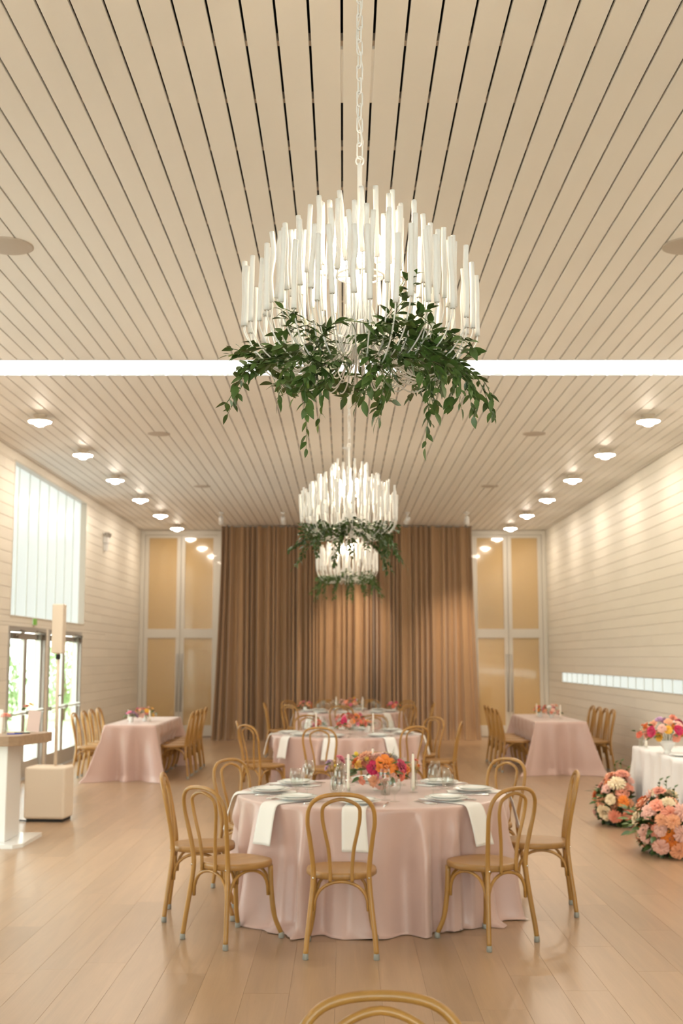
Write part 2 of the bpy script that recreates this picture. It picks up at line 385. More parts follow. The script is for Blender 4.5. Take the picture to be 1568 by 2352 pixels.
# ------------------------------------------------------------------ outside
struct(mk('lawn', MB().box(-40, -XW-.9, -10, 60, -.3, -.06), 'lawn'))
struct(mk('ground_front', MB().box(-40, 40, -40, YF-.2, -.3, -.04), 'paving'))
struct(mk('terrace', MB().box(-XW-2.6, -XW-.16, -6, 30, -.2, -.03), 'paving'))
def leafmesh(name, L=1., w=.38, fold=.10, m='leaf'):
    mb = MB(); n = 5; v = []
    for i in range(n+1):
        t = i/n; ww = w*.5*math.sin(PI*t**.8)*(1 if 0 < t < 1 else 0)
        z = -.18*t*t*L
        v += [(-ww, t*L, z+fold*ww*2), (0, t*L, z), (ww, t*L, z+fold*ww*2)]
    f = []
    for i in range(n):
        for k in range(2): a = i*3+k; f.append((a, a+1, a+4, a+3))
    return mb.add(v, f, True), v, f
for (sx, sy, sz, rr) in ((-8.6, 29.2, 1.1, 1.1), (-9.4, 25.6, 1.5, 1.3), (-7.9, 33.6, 1.2, 1.2)):
    t = thing('shrub', 'pale green leafy shrub growing outside the glass doors', 'shrub', (sx, sy, -.07), 0, 'shrubs outside the glass doors')
    mb = MB(); _, lv, lf = leafmesh('x', .16, .07)
    for i in range(1500):
        d = Vector((R.gauss(0,1), R.gauss(0,1), R.gauss(0,1))).normalized()*R.uniform(.55, 1)
        p = Vector((d.x*rr*.75, d.y*rr*.75, sz + d.z*sz*.92)); q = Vector((R.gauss(0,1), R.gauss(0,1), R.gauss(0,1))).to_track_quat('Y', 'Z')
        mb.add([p + q @ Vector(a) for a in lv], lf)
    stuff(mk('foliage', mb, 'shrub', t)); mk('trunk', MB().tube([(0,0,0), (.05,0,sz*.6), (0,.05,sz*1.3)], [.06,.045,.02], 8), 'bark', t)

# ------------------------------------------------------------------ curtain, track, spotlights
YC = 24.55
def curtain(x0, x1, seed, fl=0., fr=0.):
    r = random.Random(seed); ph = r.uniform(0, 6); nf = 8; amp = [r.uniform(.35, 1.5) for _ in range(nf+2)]
    def fn(u, v):
        t = 1 - v; xx = x0 + (x1-x0)*u + (fl*max(0, 1-u*3)**1.5 + fr*max(0, u*3-2)**1.5)*t**1.6
        k = u*nf; i = int(k); a = amp[i]*(1-(k-i)) + amp[i+1]*(k-i)
        w = math.sin(2*PI*(k + .30*math.sin(1.7*k+ph) + .06*t*math.sin(3*u*PI+ph)))
        w = math.copysign(abs(w)**.8, w)
        y = YC + .085*a*w*(.6+.4*t) + .02*math.sin(5*u+ph)
        xx += .018*math.cos(2*PI*k+ph)*t*min(1, u*8, (1-u)*8)
        z = .004 + (CEIL-.022-.004)*v
        if v < .03: y -= .05*(1-v/.03)*(1+.5*w)
        return (xx, y, z)
    o = mk('curtain', MB().grid(fn, 150, 36), 'drape')
    return tag(o, ('tall tan pleated drape beside the frosted doors on the glass-door side', 'second tall tan pleated drape from the glass-door side', 'middle one of the five tall tan pleated drapes', 'second tall tan pleated drape from the glass-block side', 'tall tan pleated drape beside the frosted doors on the glass-block side')[seed-20], 'curtain', 'tan drapes across the end wall')
cx = [-2.54, -1.42, -.56, .62, 1.50, 2.68]
for i in range(5): curtain(cx[i]-.003, cx[i+1]+.003, 20+i, -.16 if i == 0 else 0, .14 if i == 4 else 0)
ct = thing('curtain_track', 'dark curtain track fixed under the ceiling above the tan drapes', 'curtain track', (.07, YC, CEIL))
mk('rail', MB().box(-2.63, 2.63, -.012, .012, -.05, -.03), 'aludark', ct)
for hx in (-2.5, -1.2, 0, 1.2, 2.5): mk('bracket', MB().box(hx-.02, hx+.02, -.012, .012, -.032, .001), 'aludark', ct)
for i, (hx, tx, tz, e) in enumerate(((-2.34, -2.2, 1.6, 0), (-1.15, -.9, 2.0, 0), (1.23, .12, 2.0, 270), (2.37, 2.50, 1.1, 230))):
    t = thing('spotlight', 'small white ceiling spotlight, ' + ('next to the glass-door wall', 'second from the glass-door wall', 'second from the glass-block wall', 'next to the glass-block wall')[i], 'spotlight', (hx, 22.42, CEIL), 0, 'ceiling spotlights before the drapes')
    d = (Vector((tx, YC, tz)) - Vector((hx, 22.42, CEIL-.17))).normalized(); q = d.to_track_quat('Z', 'Y')
    mk('mount', MB().lathe([(0,0), (.05,0), (.05,-.02), (.012,-.022), (.012,-.12), (0,-.12)], 16), 'rod', t)
    hd = mk('head', MB().lathe([(0,-.08), (.038,-.075), (.045,-.05), (.05,.08), (.044,.08), (.04,.03), (0,.03)], 18), 'rod', t, (0, 0, -.15), q)
    mk('lens', MB().lathe([(.043,.035), (.02,.04), (0,.041)], 16), 'lampglass' if e else 'rod', hd)
    if e:
        l = bpy.data.lights.new('spot_beam', 'SPOT'); l.energy = e; l.color = (1, .78, .55); l.spot_size = math.radians(40 if i == 2 else 60); l.spot_blend = 1.; l.shadow_soft_size = .04
        lo = bpy.data.objects.new('spot_beam', l); COL.objects.link(lo); lo.parent = hd; lo.location = (0, 0, .085); lo.rotation_euler = (PI, 0, 0)

# ------------------------------------------------------------------ ceiling lamps, speakers
lb = MB().lathe([(0,0), (.075,0), (.075,-.012), (.05,-.03), (.042,-.060), (.128,-.062), (.136,-.067), (.136,-.080), (.131,-.080), (.128,-.071), (0,-.071)], 24).mesh('base', M['lampbase'])
lg = MB().lathe([(.124,-.0725), (.127,-.077), (.125,-.084), (.070,-.088), (.062,-.105), (.045,-.122), (.02,-.130), (0,-.131)], 24).mesh('shade', M['lampglass'])
ORD = ('first','second','third','fourth','fifth','sixth','seventh','eighth','ninth','tenth','eleventh','twelfth','thirteenth')
for k in range(13):
    for sx in (-1, 1):
        yy = 13.3 + 2.25*(k-7)
        if yy < 0: continue
        off = '_offscreen' if k < 7 else ''
        side = 'glass-block wall' if sx > 0 else 'glass-door wall'
        t = thing('ceiling_lamp' + off, 'glowing dome ceiling lamp, %s from the drapes, by the %s' % (ORD[12-k], side), 'lamp', (3.50*sx + .01, yy, CEIL), 0, 'dome lamps along the ' + side)
        obj('base', lb, t); obj('shade' + off, lg, t)
sp = MB().lathe([(.175,0), (.175,-.006), (.165,-.010), (0,-.010)], 28).mesh('ceiling_speaker', M['grille'])
for sx, sy in ((-2.28, 7.69), (2.34, 7.69), (-2.30, 14.43), (2.38, 14.43), (-2.30, 18.93), (2.38, 18.93)):
    tag(obj('ceiling_speaker', sp, None, (sx, sy, CEIL), None, 1. if sy < 9 else .8), 'flat round ceiling speaker, glass-%s side, %s' % ('door' if sx < 0 else 'block', 'before the skylight slot' if sy < 9 else 'first beyond the skylight slot' if sy < 16 else 'second beyond the skylight slot'), 'ceiling speaker', 'round speaker grilles in the ceiling')
t = thing('emergency_light', 'small grey emergency light with two heads high on the wall near the frosted doors', 'emergency light', (-XW+.0, 21.66, 3.84))
mk('box', MB().box(0, .07, -.10, .10, -.06, .06), 'rod', t, bevel=.006)
for s_ in (-1, 1): mk('lamp_head', MB().lathe([(0,-.05), (.03,-.045), (.05,.03), (.045,.03), (0,.01)], 14), 'alu', t, (.06, s_*.09, .10), Vector((.8, -.3, -.3)).to_track_quat('Z', 'Y'))
mk('battery_pack', MB().box(0, .06, -.06, .06, -.20, -.065), 'rod', t, bevel=.005)
t = thing('exit_sign', 'small green sign on the wall between the frosted window and the glass doors', 'sign', (-XW, 16.85, 2.13)); t.location.x += .0
mk('panel', MB().box(.012, .026, -.085, .085, .012, .10), 'green', t); mk('housing', MB().box(0, .012, -.09, .09, 0, .105), 'rod', t)

# ------------------------------------------------------------------ bentwood chair
def make_chair():
    t = thing('dining_chair', '', 'chair')
    # seat: rounded saddle outline
    out = []
    for k in range(40):
        a = 2*PI*k/40; cx_, cy_ = math.cos(a), math.sin(a)
        rx = .205*(1+.02*cy_); x_ = math.copysign(abs(cx_)**.72, cx_)*rx; y_ = math.copysign(abs(cy_)**.80, cy_)*.205
        if y_ < 0: x_ *= 1 - .14*(-y_/.205)
        out.append((x_, y_+.015))
    mb = MB(); rings = [(.96,.424),(1.,.430),(1.,.452),(.975,.461),(.90,.4615),(.5,.456),(.0,.454)]
    vs = [(x_*s_, (y_-.015)*s_+.015, z) for s_, z in rings for x_, y_ in out]
    fs = [(i*40+j, i*40+(j+1) % 40, (i+1)*40+(j+1) % 40, (i+1)*40+j) for i in range(len(rings)-1) for j in range(40)] + [tuple(reversed(range(40)))]
    mb.add(vs, fs, True); mk('seat', mb, 'seatwood', t)
    half = [(.198,-.222,.030), (.190,-.212,.12), (.170,-.190,.30), (.158,-.178,.44), (.163,-.186,.54), (.178,-.207,.66), (.190,-.226,.755), (.176,-.246,.84), (.115,-.262,.893)]
    ctrl = half + [(0,-.266,.909)] + [(-x_, y_, z) for x_, y_, z in reversed(half)]
    p = smooth_path(ctrl, 5); mk('back_frame', MB().tube(p, [.0150 if q.z < .5 else .0150-.0025*min(1, (q.z-.5)/.25) for q in p], 9), 'wood', t)
    half = [(.062,-.192,.418), (.063,-.194,.50), (.072,-.204,.60), (.093,-.218,.70), (.106,-.230,.78), (.094,-.244,.845)]
    ctrl = half + [(0,-.254,.880)] + [(-x_, y_, z) for x_, y_, z in reversed(half)]
    mk('inner_bow', MB().tube(smooth_path(ctrl, 5), .0108, 8), 'wood', t)
    for sx in (-1, 1):
        mk('leg', MB().tube(smooth_path([(sx*.160,.158,.430), (sx*.164,.163,.28), (sx*.176,.180,.13), (sx*.200,.214,.028)], 4), [.0165]*4+[.016]*4+[.0145]*5, 9), 'wood', t)
        mk('bolt', MB().lathe([(0,-.006), (.006,-.005), (.006,.0), (0,.003)], 8), 'chrome', t, (sx*.158, -.1955, .438), Vector((0,-1,.1)).to_track_quat('Z', 'Y'))
        for (fx, fy) in ((.198,-.222), (.2005,.2145)):
            mk('foot_cap', MB().lathe([(0,0), (.015,0), (.0175,.004), (.0165,.032), (.0135,.036), (0,.036)], 10), 'cap', t, (sx*fx, fy, 0))
    def arch(a, b, inset, rr=.0098):
        a, b = Vector(a), Vector(b); top = .416; pts = []
        for k in range(15):
            s_ = k/14; c_ = -math.cos(PI*s_); q = (a+b)/2 + (b-a)/2*c_*(.97)
            h_ = abs(math.sin(PI*s_))**.72; q.z = a.z + (top - a.z)*h_; q += Vector(inset); pts.append(q)
        return MB().tube(pts, rr, 7)
    mk('brace', arch((-.158,-.184,.255), (.158,-.184,.255), (0,.006,0)), 'wood', t)
    mk('brace', arch((-.152,.160,.275), (.152,.160,.275), (0,0,0)), 'wood', t)
    for sx in (-1, 1): mk('brace', arch((sx*.168,-.172,.255), (sx*.160,.148,.275), (-sx*.004,0,0)), 'wood', t)
    return t
FAR = ('fourth from the drapes', 'third from the drapes', 'second from the drapes', 'nearest the drapes')
chair0 = make_chair(); used = [False]; CHAIRS = []
def ramp(v, a, b): t = max(0., min(1., (v-a)/(b-a))); return t*t*(3-2*t)
def press(C, p):
    """cloth is pushed in by the seat and front legs of a chair drawn up to it"""
    x_, y_, z_ = p[0]+C[0], p[1]+C[1], p[2]
    if z_ > .64: return p
    for (cx_, cy_, a) in CHAIRS:
        dx, dy = x_-cx_, y_-cy_
        if dx*dx+dy*dy > .4: continue
        sa, ca = math.sin(a), math.cos(a); ly = dx*sa+dy*ca; lx = abs(dx*ca-dy*sa); d = .242-ly
        if 0 < d < .36: k = d*(1-ramp(z_, .475, .64))*(1-ramp(lx, .225, .30)); x_ += sa*k; y_ += ca*k
    return (x_-C[0], y_-C[1], z_)

def chair(rx, ry, phi, label, group, rear=True):
    """rx, ry: midpoint of the rear feet, phi: heading (deg) the sitter faces, 0 = +y"""
    a = math.radians(phi); loc = (rx + .222*math.sin(a), ry + .222*math.cos(a), 0) if rear else (rx, ry, 0)
    rz = -a + R.uniform(-.012, .012); CHAIRS.append((loc[0], loc[1], a))
    if not used[0]:
        used[0] = True; chair0.location = loc; chair0.rotation_euler = (0, 0, rz); chair0['label'] = label; chair0['group'] = group; return chair0
    return dup(chair0, loc, rz, label, group)
T1, T2, T3 = (.195, 8.27), (.04, 14.6), (.10, 20.5)
TN = {1: 'round table with the orange roses', 2: 'middle round table', 3: 'round table before the drapes'}
SEATS = {1: ('backing onto the lone chair', 'next to the lone-chair place, glass-door side', 'backing onto the glass-door wall', 'next to the lone-chair place, glass-block side', 'backing onto the glass-block wall', 'backing onto the long glass-door table', 'backing onto the long glass-block table', 'backing onto the middle table'),
 2: ('backing onto the rose table', 'next to the rose-table place, glass-block side', 'backing onto the glass-block wall', 'backing onto the long glass-block table', 'backing onto the drapes, glass-block half', 'backing onto the drapes, glass-door half', 'backing onto the glass-door wall', 'next to the rose-table place, glass-door side'),
 3: ('backing onto the middle table', 'next to the middle-table place, glass-door side', 'backing onto the glass-door wall', 'backing onto the glass-door-side frosted doors', 'backing onto the drapes, glass-door half', 'backing onto the drapes, glass-block half', 'backing onto the glass-block-side frosted doors', 'backing onto the glass-block wall', 'next to the middle-table place, glass-block side')}
def polar(T, ang, r): a = math.radians(ang); return T[0] + r*math.sin(a), T[1] - r*math.cos(a)
seat1 = [(-.010,6.815,0), (-.820,7.164,44), (-1.157,7.960,86), (.993,7.118,-38), (1.535,8.10,-84)] + [(*polar(T1,-127,1.29),127), (*polar(T1,129,1.33),-129), (.25,9.63,180)]
for i, a in enumerate(seat1): chair(*a, 'honey bentwood chair at the rose table, ' + SEATS[1][i], 'chairs at the rose table')
for i, (ang, r) in enumerate(((-12,1.44), (32,1.42), (80,1.36), (128,1.42), (165,1.42), (-159,1.42), (-84,1.30), (-50,1.46))):
    chair(*polar(T2, ang, r), -ang, 'honey bentwood chair at the middle table, ' + SEATS[2][i], 'chairs at the middle round table')
for i, ang in enumerate((-5,-43,-90,-131,-163,164,133,90,42)):
    chair(*polar(T3, ang, 1.42), -ang, 'honey bentwood chair at the drape-side table, ' + SEATS[3][i], 'chairs at the round table by the drapes')
for i, yy in enumerate( (16.62,17.25,17.76,18.30)): chair(-3.50, yy, 90, 'honey bentwood chair between long table and glass doors, ' + FAR[i], 'chairs by the glass doors', False)
for i, yy in enumerate( (16.9,17.42,17.95,18.48)): chair(-2.39, yy, -90, 'honey bentwood chair, room side of the glass-door long table, ' + FAR[i], 'chairs on the open side of the glass-door table', False)
for i, yy in enumerate( (17.7,18.17,18.64,19.12)): chair(3.745, yy, -90, 'honey bentwood chair between long table and glass-block wall, ' + FAR[i], 'chairs by the glass-block wall', False)
for i, yy in enumerate( (17.85,18.35,18.85,19.35)): chair(2.565, yy, 90, 'honey bentwood chair, room side of the glass-block long table, ' + FAR[i], 'chairs on the open side of the glass-block table', False)
chair(.085, 2.745, 180, 'lone honey bentwood chair standing apart, only its rounded back top showing', 'lone chair')

# ------------------------------------------------------------------ tables and cloths
def skirt_profile(t): return t
def round_cloth(name, T, seed, label, hem_extra=.0):
    r = random.Random(seed); ph = [r.uniform(0, 6.28) for _ in range(8)]
    rings = [(0,.7555), (.5,.7555), (.85,.7555), (.905,.7550), (.917,.7515), (.9225,.744)]
    NS = 46
    def fold(th):
        w = th + .09*math.sin(3*th+ph[0]) + .06*math.sin(7*th+ph[1])
        a = .5+.5*math.cos(19*w+ph[2]); b = .5+.5*math.cos(31*w+ph[3])
        return .95*a**1.8 + .45*b**1.5 - .66
    def fn(u, v):
        th = 2*PI*u; j = round(v*(NS+len(rings)-1))
        if j < len(rings): rr, z = rings[j]; return (rr*math.cos(th), rr*math.sin(th), z)
        t = (j-len(rings)+1)/NS
        f = fold(th); fl = .036 + .04*math.sin(2*th+ph[4])*math.sin(5*th+ph[5])
        rr = .9235 + .016*t + f*.115*min(1, t*2.2)**.9 + fl*t**2.2
        z = .744 - .7405*min(1., t/.955)
        if t > .86:
            q = (t-.86)/.14; pu = max(0, math.sin(4*th+ph[6])*.6 + math.sin(9*th+ph[7])*.55 + .25)
            rr += pu*.075*q*q; z = max(z, .0035 + .022*pu*(math.sin(q*PI))**2 + .004*math.sin(11*th))
        a2 = th + .02*t*math.sin(6*th+ph[1]); return press(T, (rr*math.cos(a2), rr*math.sin(a2), max(z, .003)))
    o = mk(name, MB().grid(fn, 420, NS+len(rings), True), 'pink', None, (*T, 0)); return tag(o, label, 'tablecloth')
def round_table(T, label):
    t = thing('round_table', label, 'table', (*T, 0))
    mk('tabletop', MB().lathe([(0,.715), (.90,.715), (.912,.722), (.912,.745), (.90,.753), (0,.753)], 64), 'deskwood', t)
    for a in range(4):
        c_, s_ = math.cos(PI/4+a*PI/2), math.sin(PI/4+a*PI/2)
        mk('leg', MB().tube([(.55*c_,.55*s_,.716), (.62*c_,.62*s_,0)], .018, 8), 'alu', t)
for i, T in ((1, T1), (2, T2), (3, T3)):
    round_table(T, 'folding table hidden under the cloth of the ' + TN[i])
    round_cloth('tablecloth', T, 40+i, ('pink satin floor-length cloth on the round table with the large orange rose centrepiece', 'pink satin floor-length cloth on the middle round table of the row', 'pink satin floor-length cloth on the round table before the tan drapes')[i-1])

def rect_cloth(C, hx, hy, m, label, seed, corner=.26, nf=11, top=.7555):
    r = random.Random(seed); ph = [r.uniform(0, 6.28) for _ in range(6)]; cr = .03
    P = []; per = []
    for (sx, sy, a0) in ((1,-1,-PI/2), (1,1,0), (-1,1,PI/2), (-1,-1,PI)):
        for k in range(9):
            a = a0 + PI/2*k/8; P.append((Vector((sx*(hx-cr)+cr*math.cos(a), sy*(hy-cr)+cr*math.sin(a))), Vector((math.cos(a), math.sin(a)))))
    pts = []; n = len(P)
    for i in range(n):
        (p, q), (p2, q2) = P[i], P[(i+1) % n]; L = (p2-p).length; m_ = max(1, int(L/.02))
        for k in range(m_): s_ = k/m_; pts.append((p.lerp(p2, s_), q.lerp(q2, s_).normalized()))
    NS = 26
    rings = [0, .6, .96, 1.0]
    def dc(p): return math.hypot(hx-abs(p.x), hy-abs(p.y))
    def fn(u, v):
        i = round(u*len(pts)) % len(pts); p, nrm = pts[i]; j = round(v*(NS+3))
        if j < 4: return (p.x*rings[j], p.y*rings[j], top - (.002 if j == 3 else 0))
        t = (j-3)/NS; s_ = i*.02; c_ = math.exp(-(dc(p)/.10)**2)
        w = math.sin(2*PI*s_/.34 + ph[0] + .8*math.sin(s_*1.7+ph[1])); w2 = math.sin(2*PI*s_/.19+ph[2])
        off = .006 + .020*t + (.044*w + .018*w2)*t**.6 + corner*c_*t**1.25 - .05*t*math.exp(-((dc(p)-.2)/.10)**2)
        z = (top-.010)*(1-t) + .003
        if t > .9: off += .03*(t-.9)/.1*(1+w)
        d = nrm
        if c_ > .05: dg = Vector((math.copysign(1, p.x), math.copysign(1, p.y))).normalized(); d = nrm.lerp(dg, c_).normalized()
        return press(C, (p.x + d.x*off, p.y + d.y*off, z))
    o = mk('tablecloth', MB().grid(fn, len(pts), NS+4, True), m, None, (*C, 0)); return tag(o, label, 'tablecloth')
def rect_table(C, hx, hy, label):
    t = thing('folding_table', label, 'table', (*C, 0)); mk('tabletop', MB().box(-hx+.012, hx-.012, -hy+.012, hy-.012, .715, .753), 'deskwood', t, bevel=.006)
    for sx in (-1, 1):
        for sy in (-1, 1): mk('leg', MB().tube([(sx*(hx-.14), sy*(hy-.2), .716), (sx*(hx-.14), sy*(hy-.2), 0)], .015, 8), 'alu', t)
LT, RT, WT = (-2.93, 17.62), (3.16, 18.50), (3.42, 11.40)
rect_table(LT, .36, 1.22, 'long folding table hidden under the pink cloth near the glass doors'); rect_cloth(LT, .36, 1.22, 'pink', 'pink satin cloth draped to the floor over the long table near the glass doors', 61)
rect_table(RT, .37, 1.22, 'long folding table hidden under the pink cloth near the glass-block wall'); rect_cloth(RT, .37, 1.22, 'pink', 'pink satin cloth draped to the floor over the long table near the glass-block wall', 62)
rect_table(WT, .38, 1.20, 'folding table hidden under the white cloth behind the floor flowers'); rect_cloth(WT, .38, 1.20, 'whitecloth', 'white cloth draped to the floor over the table behind the floor flowers', 63, .12)

# ------------------------------------------------------------------ place settings
ZT = .7555
plate_d = MB().lathe([(0,.003), (.065,.003), (.07,.0), (.078,.0), (.085,.004), (.125,.014), (.140,.020), (.1415,.0225), (.138,.0235), (.122,.018), (.088,.009), (0,.009)], 40).mesh('dinner_plate', M['china'])
plate_s = MB().lathe([(0,.003), (.05,.003), (.054,0), (.06,0), (.068,.004), (.098,.016), (.108,.021), (.1092,.0232), (.106,.024), (.094,.0185), (.07,.0085), (0,.0085)], 36).mesh('salad_plate', M['china'])
rim = MB().lathe([(.1005,.0222), (.1055,.0241)], 36).mesh('rim_line', M['celadon'])
wine = MB().lathe([(0,0), (.034,.001), (.036,.003), (.012,.007), (.0045,.016), (.004,.075), (.008,.086), (.026,.102), (.037,.130), (.038,.150), (.034,.180), (.030,.200), (.0290,.200), (.033,.180), (.0368,.150), (.0358,.131), (.025,.104), (.0,.092)], 24).mesh('wine_glass', M['crystal'])
goblet = MB().lathe([(0,0), (.033,.001), (.035,.003), (.012,.006), (.006,.014), (.0055,.042), (.014,.052), (.036,.070), (.0415,.095), (.039,.125), (.0345,.146), (.0335,.146), (.0378,.125), (.0402,.095), (.035,.072), (.0,.058)], 24).mesh('water_goblet', M['crystal'])
def fork_mesh():
    mb = MB(); mb.tube([(0,-.095,.004), (0,-.03,.005), (0,.02,.009)], [.0055,.0035,.0028], 6); mb.box(-.010, .010, .02, .045, .0075, .0095)
    for k in range(4): mb.box(-.010+k*.0056, -.0068+k*.0056, .045, .090, .0075, .0095)
    return mb.mesh('fork', M['chrome'])
def knife_mesh():
    mb = MB(); mb.tube([(0,-.11,.005), (0,-.01,.005)], [.0065,.005], 6); mb.prism([(-.004,-.01), (.007,-.01), (.009,.06), (.004,.105), (-.004,.11)], .004, .006); return mb.mesh('knife', M['chrome'])
forkm, knifem = fork_mesh(), knife_mesh()
def napkin_mesh(seed):
    r = random.Random(seed); ph = r.uniform(0, 6); path = []
    for k in range(7): path.append((.52+.375*k/6, .003))
    path += [(.915, .002), (.933,-.004), (.945,-.018)]
    for k in range(1, 13): path.append((.945+.062*(k/12)**.8, -.018-.225*k/12))
    mb = MB(); n = len(path)
    def surf(u, v, off):
        i = round(v*(n-1)); rr, z = path[i]; w = .074*(1 + (.10 if i > 9 else 0)*(i-9)/12); x_ = (u-.5)*2*w
        b = .006*math.sin(u*PI*2.2+ph)*max(0, (i-9)/12); sk = .018*math.sin(ph)*max(0, (i-9)/12)
        if i >= 8: return (x_+sk, -(rr + off + b), z)
        return (x_+sk, -rr, z+off)
    a = [surf(i/8, j/(n-1), .004) for i in range(9) for j in range(n)]; c = [surf(i/8, j/(n-1), .0) for i in range(9) for j in range(n)]
    N_ = 9*n; f = []
    for i in range(8):
        for j in range(n-1): q = i*n+j; f += [(q, q+n, q+n+1, q+1), (N_+q, N_+q+1, N_+q+n+1, N_+q+n)]
    for j in range(n-1): f += [(j, j+1, N_+j+1, N_+j), (8*n+j, N_+8*n+j, N_+8*n+j+1, 8*n+j+1)]
    for i in range(8): f += [(i*n, N_+i*n, N_+i*n+n, i*n+n), (i*n+n-1, i*n+2*n-1, N_+i*n+2*n-1, N_+i*n+n-1)]
    return mb.add(a+c, f, True).mesh('napkin', M['white'])
naps = [napkin_mesh(s_) for s_ in (1, 2, 3)]
def setting(T, ang, ti, detail=True, si=None):
    a = math.radians(ang); rz = a; nm = TN[ti] if si is None else ('', 'rose', 'middle', 'drape-side')[ti] + ' table, place ' + SEATS[ti][si]; g = ' at the ' + ('rose centrepiece table', 'middle round table', 'round table by the drapes')[ti-1]
    def at(lx, ly): return (T[0] + lx*math.cos(a) - ly*math.sin(a), T[1] + lx*math.sin(a) + ly*math.cos(a))
    tag(obj('napkin', R.choice(naps), None, (*T, ZT), (0,0,rz)), 'long white napkin hanging off the ' + nm, 'napkin', 'napkins' + g)
    x_, y_ = at(0, -.70)
    tag(obj('dinner_plate', plate_d, None, (x_, y_, ZT+.0068)), 'white dinner plate, ' + nm, 'plate', 'dinner plates' + g)
    p = tag(obj('salad_plate', plate_s, None, (x_, y_, ZT+.0068+.0085)), 'green-rimmed salad plate, ' + nm, 'plate', 'salad plates' + g)
    obj('rim_line', rim, p)
    if detail:
        for lx in (-.172, -.203): x_, y_ = at(lx, -.69); tag(obj('fork', forkm, None, (x_, y_, ZT), (0,0,rz+R.uniform(-.03,.03))), 'steel fork, ' + nm, 'fork', 'forks' + g)
        x_, y_ = at(.172, -.69); tag(obj('knife', knifem, None, (x_, y_, ZT), (0,0,rz+R.uniform(-.03,.03))), 'steel knife, ' + nm, 'knife', 'knives' + g)
    x_, y_ = at(.14, -.45); tag(obj('wine_glass', wine, None, (x_, y_, ZT)), 'clear wine glass, ' + nm, 'glass', 'wine glasses' + g)
    x_, y_ = at(.21, -.52); tag(obj('water_goblet', goblet, None, (x_, y_, ZT)), 'clear water goblet, ' + nm, 'glass', 'water goblets' + g)
for i, ang in enumerate((-8, -45, -86, 42, 90, -130, 134, 180)): setting(T1, ang, 1, True, i)
for i, ang in enumerate((-12, 32, 80, 127, 165, -158, -86, -50)): setting(T2, ang, 2, True, i)
for i, ang in enumerate((-5,-43,-90,-131,-163,164,133,90,42)): setting(T3, ang, 3, False, i)

# ------------------------------------------------------------------ flowers
def petal_flower(layers, nu=5, nv=4, seed=0, curl=.08):
    r = random.Random(seed); mb = MB()
    for (n, r0, r1, z0, z1, w) in layers:
        o0 = r.uniform(0, 6.28)
        for k in range(n):
            ph = o0 + 2*PI*k/n + r.uniform(-.12, .12); s_ = r.uniform(.9, 1.08)
            def fn(u, v):
                uu = (u-.5)*2; ww = w*(.55+.45*math.sin(PI*min(1, v*.95+.12)))*(1-.25*v*v)
                rr = r0 + (r1*s_-r0)*v**1.3 + curl*v**4; z = z0 + (z1-z0)*math.sin(v*PI/2) - .12*uu*uu*v + (-.06*v**4)
                a = ph + uu*ww; return (rr*math.cos(a), rr*math.sin(a), z)
            mb.grid(fn, nu, nv)
    return mb
FM0 = FM['orange']
rose_m = petal_flower([(3,.05,.16,.0,.62,1.3), (4,.10,.32,-.1,.66,1.05), (5,.15,.52,-.2,.60,.85), (7,.18,.76,-.28,.44,.80), (8,.2,.98,-.3,.16,.78)], seed=1).mesh('rose', FM0)
dahlia_m = petal_flower([(6,.05,.25,.1,.5,.5), (9,.1,.5,.05,.46,.36), (12,.12,.75,-.02,.34,.30), (13,.12,.95,-.1,.14,.28), (13,.12,1.02,-.2,-.10,.28)], 3, 4, seed=2, curl=.03).mesh('dahlia', FM0)
ran_m = petal_flower([(4,.05,.2,.0,.72,1.2), (5,.1,.4,-.1,.68,1.), (6,.15,.62,-.25,.52,.85), (7,.2,.8,-.35,.3,.75)], seed=3, curl=-.06).mesh('ranunculus', FM0)
carn_m = petal_flower([(7,.05,.3,.0,.55,.5), (10,.1,.6,-.1,.45,.5), (12,.1,.85,-.2,.22,.48), (12,.1,.95,-.25,.02,.45)], 4, 4, seed=4, curl=.12).mesh('carnation', FM0)
def ball():
    mb = MB(); mb.lathe([(0.001,-.6)] + [(.6*math.sin(PI*k/8)*(1+.05*(k % 2)), -.6*math.cos(PI*k/8)) for k in range(1, 8)] + [(0.001,.6)], 12); return mb.mesh('billy_button', FM0)
ball_m = ball()
def spike():
    mb = MB()
    for k in range(16):
        z = k/16*2.2; a = k*2.4; rr = .34*(1-k/19); p = Vector((rr*math.cos(a), rr*math.sin(a), z)); s_ = .26*(1-k/22)
        mb.lathe([(0.001,-s_), (s_*.8,-s_*.4), (s_,.1*s_), (s_*.5,s_*.8), (0.001,s_)], 6, p)
    return mb.mesh('flower_spike', FM0)
spike_m = spike()
FK = dict(rose=rose_m, dahlia=dahlia_m, ranunculus=ran_m, carnation=carn_m, billy_button=ball_m, flower_spike=spike_m)
lm_mb, LV, LF = leafmesh('leaf', 1., .46); leaf_me = lm_mb.mesh('leaf', M['leaf'])
lm2, LV2, LF2 = leafmesh('leaf', 1., .30, .15); leaf_l = lm2.mesh('leaf', M['leaflight'])
def dirq(d, roll=0.): return Vector(d).normalized().to_track_quat('Z', 'Y') @ Quaternion((0,0,1), roll)
def leafq(d, roll): return Vector(d).normalized().to_track_quat('Y', 'Z') @ Quaternion((0,1,0), roll)
